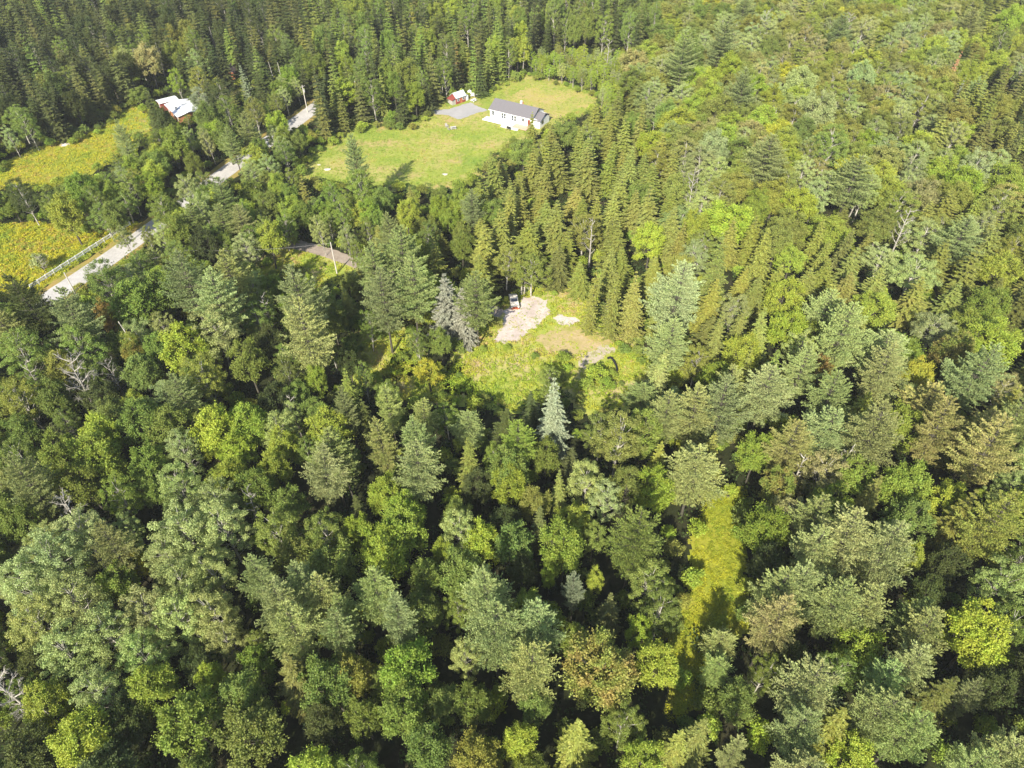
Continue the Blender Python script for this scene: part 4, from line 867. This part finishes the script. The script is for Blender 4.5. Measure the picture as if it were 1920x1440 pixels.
# --- bent black arc, drawn as a thick tube along a curve
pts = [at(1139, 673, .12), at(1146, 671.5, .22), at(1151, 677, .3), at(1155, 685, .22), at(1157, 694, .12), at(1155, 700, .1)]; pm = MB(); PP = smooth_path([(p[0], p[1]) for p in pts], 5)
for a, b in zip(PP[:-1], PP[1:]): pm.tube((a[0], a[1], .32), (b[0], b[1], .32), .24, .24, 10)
tag(pm.build('black_arc', C_BLACK), "bent black arc in the weeds beside the sandy patch", 'pipe')
# --- white fence
fa, L = base('rail_fence', (60, 543), (246, 424)); tag(fa, "long white two rail fence between the roadside meadow and the road", 'fence'); nb = 14
for i in range(nb+1): MB().box(L*i/nb-.1, L*i/nb+.1, -.1, .1, 0, 1.4).build('post', C_PAINT, fa)
for z in (.5, 1.05):
    for i in range(nb): MB().box(L*i/nb+.07, L*(i+1)/nb-.07, -.06, .05, z, z+.3).build('rail', C_PAINT, fa)
# --- utility poles and the wires they carry
def pole(loc, h_, label, rz=.6, can=False, arm=True):
    e = empty('utility_pole', loc, rz); tag(e, label, 'utility pole', 'utility poles'); MB().tube((0, 0, 0), (0, 0, h_), .16, .11, 10).build('post', C_POLE, e)
    if arm:
        a_ = MB().box(-.9, .9, -.06, .06, h_-.6, h_-.48).build('crossarm', C_POLE, e)
        for x in (-.8, 0, .8): MB().tube((x, 0, h_-.47), (x, 0, h_-.3), .05).build('insulator', C_GREY, a_)
    if can: MB().tube((.32, 0, h_-2.4), (.32, 0, h_-1.5), .24, n=14).build('transformer', C_CHIM, e)
    return e
P1 = at(632, 513); P2 = at(577, 211); P3 = at(120, 511, 8.5); P4 = at(345, 467, 8.5)
pole(P1, 8.6, "pale tall utility pole beside the dirt drive above the small meadow", arm=False); pole(P2, 9.0, "white lit utility pole with transformer where the road vanishes", .9, True)
pole((P3[0], P3[1], 0), 8.5, "thin utility pole across the road from the white fence", .6, arm=False); pole((P4[0], P4[1], 0), 8.5, "short looking utility pole rising from trees right of the road", .6)
def wire(a, b, sag, label):
    m_ = MB(); n_ = 14; P_ = [Vector(a).lerp(Vector(b), i/n_)-Vector((0, 0, sag*4*(i/n_)*(1-i/n_))) for i in range(n_+1)]
    for p, q_ in zip(P_[:-1], P_[1:]): m_.tube(tuple(p), tuple(q_), .018, .018, 4)
    tag(m_.build('overhead_wire', C_GREY), label, 'wire', 'overhead wires')
wire((P1[0], P1[1], 8.4), (P4[0], P4[1], 8.2), .8, "thin wire from the drive's pole to the roadside pole"); wire((P3[0], P3[1], 8.3), (P4[0], P4[1], 8.3), .8, "thin wire running along the near side of the road")
# --- rocks
def rock(px, r, label, sq=.45):
    rs = np.random.default_rng(int(px[0])); V = []; F = []; n = 10; m = 5
    for i in range(m+1):
        ph = (i/m)*math.pi/2
        for j in range(n): a = 2*math.pi*j/n; k = r*(1+rs.uniform(-.22, .22)); V.append((k*math.cos(a)*math.cos(ph), k*math.sin(a)*math.cos(ph)*.7, r*sq*math.sin(ph)*(1+rs.uniform(-.1, .1))-.05))
    F = [(i*n+j, i*n+(j+1) % n, (i+1)*n+(j+1) % n, (i+1)*n+j) for i in range(m) for j in range(n)]; F.append(tuple(m*n+j for j in range(n)))
    o = MB().add(V, F).build('rock', C_ROCK); o.location = at(*px); tag(o, label, 'rock', 'rocks on the grass')
rock((614, 318), 1.2, "pale flat rock at the left end of the lawn", .2); rock((834, 327), 1.0, "pinkish flat rock near the lawn's lower edge", .2); rock((121, 271), 1.7, "whitish rock at the far edge of the left meadow", .2); rock((598, 309), .6, "small pale rock beside the lawn's left flat rock", .25)
# --- bare and dead trees, pale trunks
def dead(px, r, H, seed, label, m=M_DEAD, dense=(18, 8, 5), th=1.3, f=.65):
    p = at(px[0], px[1], H*f); R = r*proj(*p)[2]/FPX; big, tw = bare_segs(np.random.default_rng(seed), H, R, *dense, thick=th)
    e = empty('bare_tree', (p[0], p[1], 0), 0); tag(e, label, 'bare tree', 'leafless trees'); link(bpy.data.objects.new('trunk', np_mesh('trunk', *big, [m])), e); link(bpy.data.objects.new('twigs', np_mesh('twigs', *tw, [m])), e)
dead((147, 712), 38, 16, 1, "big bare grey white tree above the bright maples on the left", th=1.5); dead((20, 1300), 40, 15, 2, "bare tan tree at the lower left edge", th=1.5)
dead((60, 702), 18, 12, 3, "small bare pale tree left of the big bare tree", dense=(12, 5, 3)); dead((212, 700), 26, 12, 4, "bare twiggy tree right of the big bare tree", dense=(14, 6, 4), th=.8)
dead((500, 578), 16, 12, 5, "bare tree between the large pale pine and the bluish pines", dense=(12, 5, 3)); dead((130, 965), 32, 14, 6, "bare pale crown above the lower left aspens", dense=(16, 6, 4))
dead((1588, 52), 14, 17, 7, "bare whitish tree standing in the upper right forest"); dead((1300, 350), 22, 16, 8, "bare grey tree right of the spruce slope's upper part", dense=(14, 6, 4)); dead((1695, 425), 22, 15, 9, "bare greyish tree in the right hand forest", dense=(14, 6, 4)); dead((1435, 45), 16, 16, 10, "bare grey twiggy tree near the top right broadleaf crowns", dense=(14, 6, 4))
dead((548, 768), 14, 11, 11, "small bare tree in the dark gap left of centre", dense=(10, 5, 3)); dead((75, 492), 13, 5, 12, "bare greyish bush in the roadside meadow", dense=(14, 6, 5), th=.6); dead((1575, 860), 20, 15, 13, "bare tinged birch among the right hand trees", M_BIRCH, (12, 5, 3)); dead((1140, 95), 12, 14, 14, "bare tree above the young birches at the top", dense=(10, 5, 3)); dead((1500, 882), 16, 14, 15, "pale leaning bare birch right of the lane's top", M_BIRCH, (10, 5, 3))
dead((1110, 440), 12, 15, 16, "small bare tree among the olive spruces", dense=(10, 5, 3)); dead((470, 945), 20, 13, 17, "bare twigs above the lower aspens", dense=(12, 5, 3), th=.8)
def snag(top, bot, h_, label, lean=0.0):
    b = at(*bot); e = MB(); t = (lean, 0, h_); e.tube((0, 0, 0), t, .2, .09, 8)
    for k in range(6): z = h_*(.35+.1*k); a = k*2.4; e.tube((lean*z/h_, 0, z), (lean*z/h_+.8*math.cos(a), .8*math.sin(a), z+.3), .04, .015, 4)
    o = e.build('snag', M_BIRCH if 'birch' in label else M_DEAD); o.location = b; tag(o, label, 'dead trunk', 'pale bare trunks')
for bot, h_, lab, ln_ in [((718, 80), 9, "thin pale birch trunk among the dark spruces up top", 0), ((280, 690), 12, "white birch trunk leaning beside the red tinged maple", -1.5), ((1112, 612), 7, "pale bare trunk at the right edge of the clearing", 0), ((1137, 600), 6, "second pale trunk right of the clearing's edge trunk", 0),
                         ((978, 552), 5, "pale trunk left of the pair at the clearing's back", 0), ((983, 551), 5.5, "pale trunk right of the pair at the clearing's back", .2), ((827, 188), 8, "white stub trunk left of the red shed", 0), ((1082, 70), 16, "pale tall trunk left in the dark gap at the top", .3), ((1090, 68), 15, "pale tall trunk right of its neighbour in the top gap", .2),
                         ((1117, 50), 17, "long pale trunk right of the paired trunks at the top", .5), ((1200, 32), 16, "pale trunk at the top right of the dark gap", .8), ((1155, 48), 10, "short forked pale trunk at the top", .3), ((525, 190), 13, "pale bare trunk right of the silvery spruce up left", -.8), ((538, 185), 12, "second pale bare trunk up left beside the first", -.5), ((410, 108), 11, "pale trunk above the rust red cabin", -.4), ((1585, 420), 9, "white bare trunk in the right hand forest", 1.0), ((1500, 645), 6, "short white trunk beside the pale right hand pine", .6), ((1172, 160), 8, "white forked trunk right of the young birches", .6), ((950, 145), 9, "pale trunk behind the lawn's far corner", 0), ((980, 140), 10, "pale trunk right behind the lawn's far corner", .6), ((1630, 470), 8, "leaning pale trunk in the right hand forest", 1.2), ((118, 790), 9, "thin white trunk below the big bare tree", -.8)]:
    snag(None, bot, h_, lab, ln_)

# ------------------------------------------------------------------ haze
hz = MB().box(-900, 900, -120, 1100, -1.0, 100.0); hm = bpy.data.materials.new("haze"); hm.use_nodes = True; hm.node_tree.nodes.clear()
ho = hm.node_tree.nodes.new("ShaderNodeOutputMaterial"); hv = hm.node_tree.nodes.new("ShaderNodeVolumePrincipled"); hv.inputs['Color'].default_value = (.9, .92, .95, 1); hv.inputs['Density'].default_value = .00013; hv.inputs['Anisotropy'].default_value = 0.0
hm.node_tree.links.new(hv.outputs[0], ho.inputs['Volume']); ob = hz.build('haze', hm); tag(ob, "faint pale daylight haze over the whole forest", 'haze', None, 'stuff')
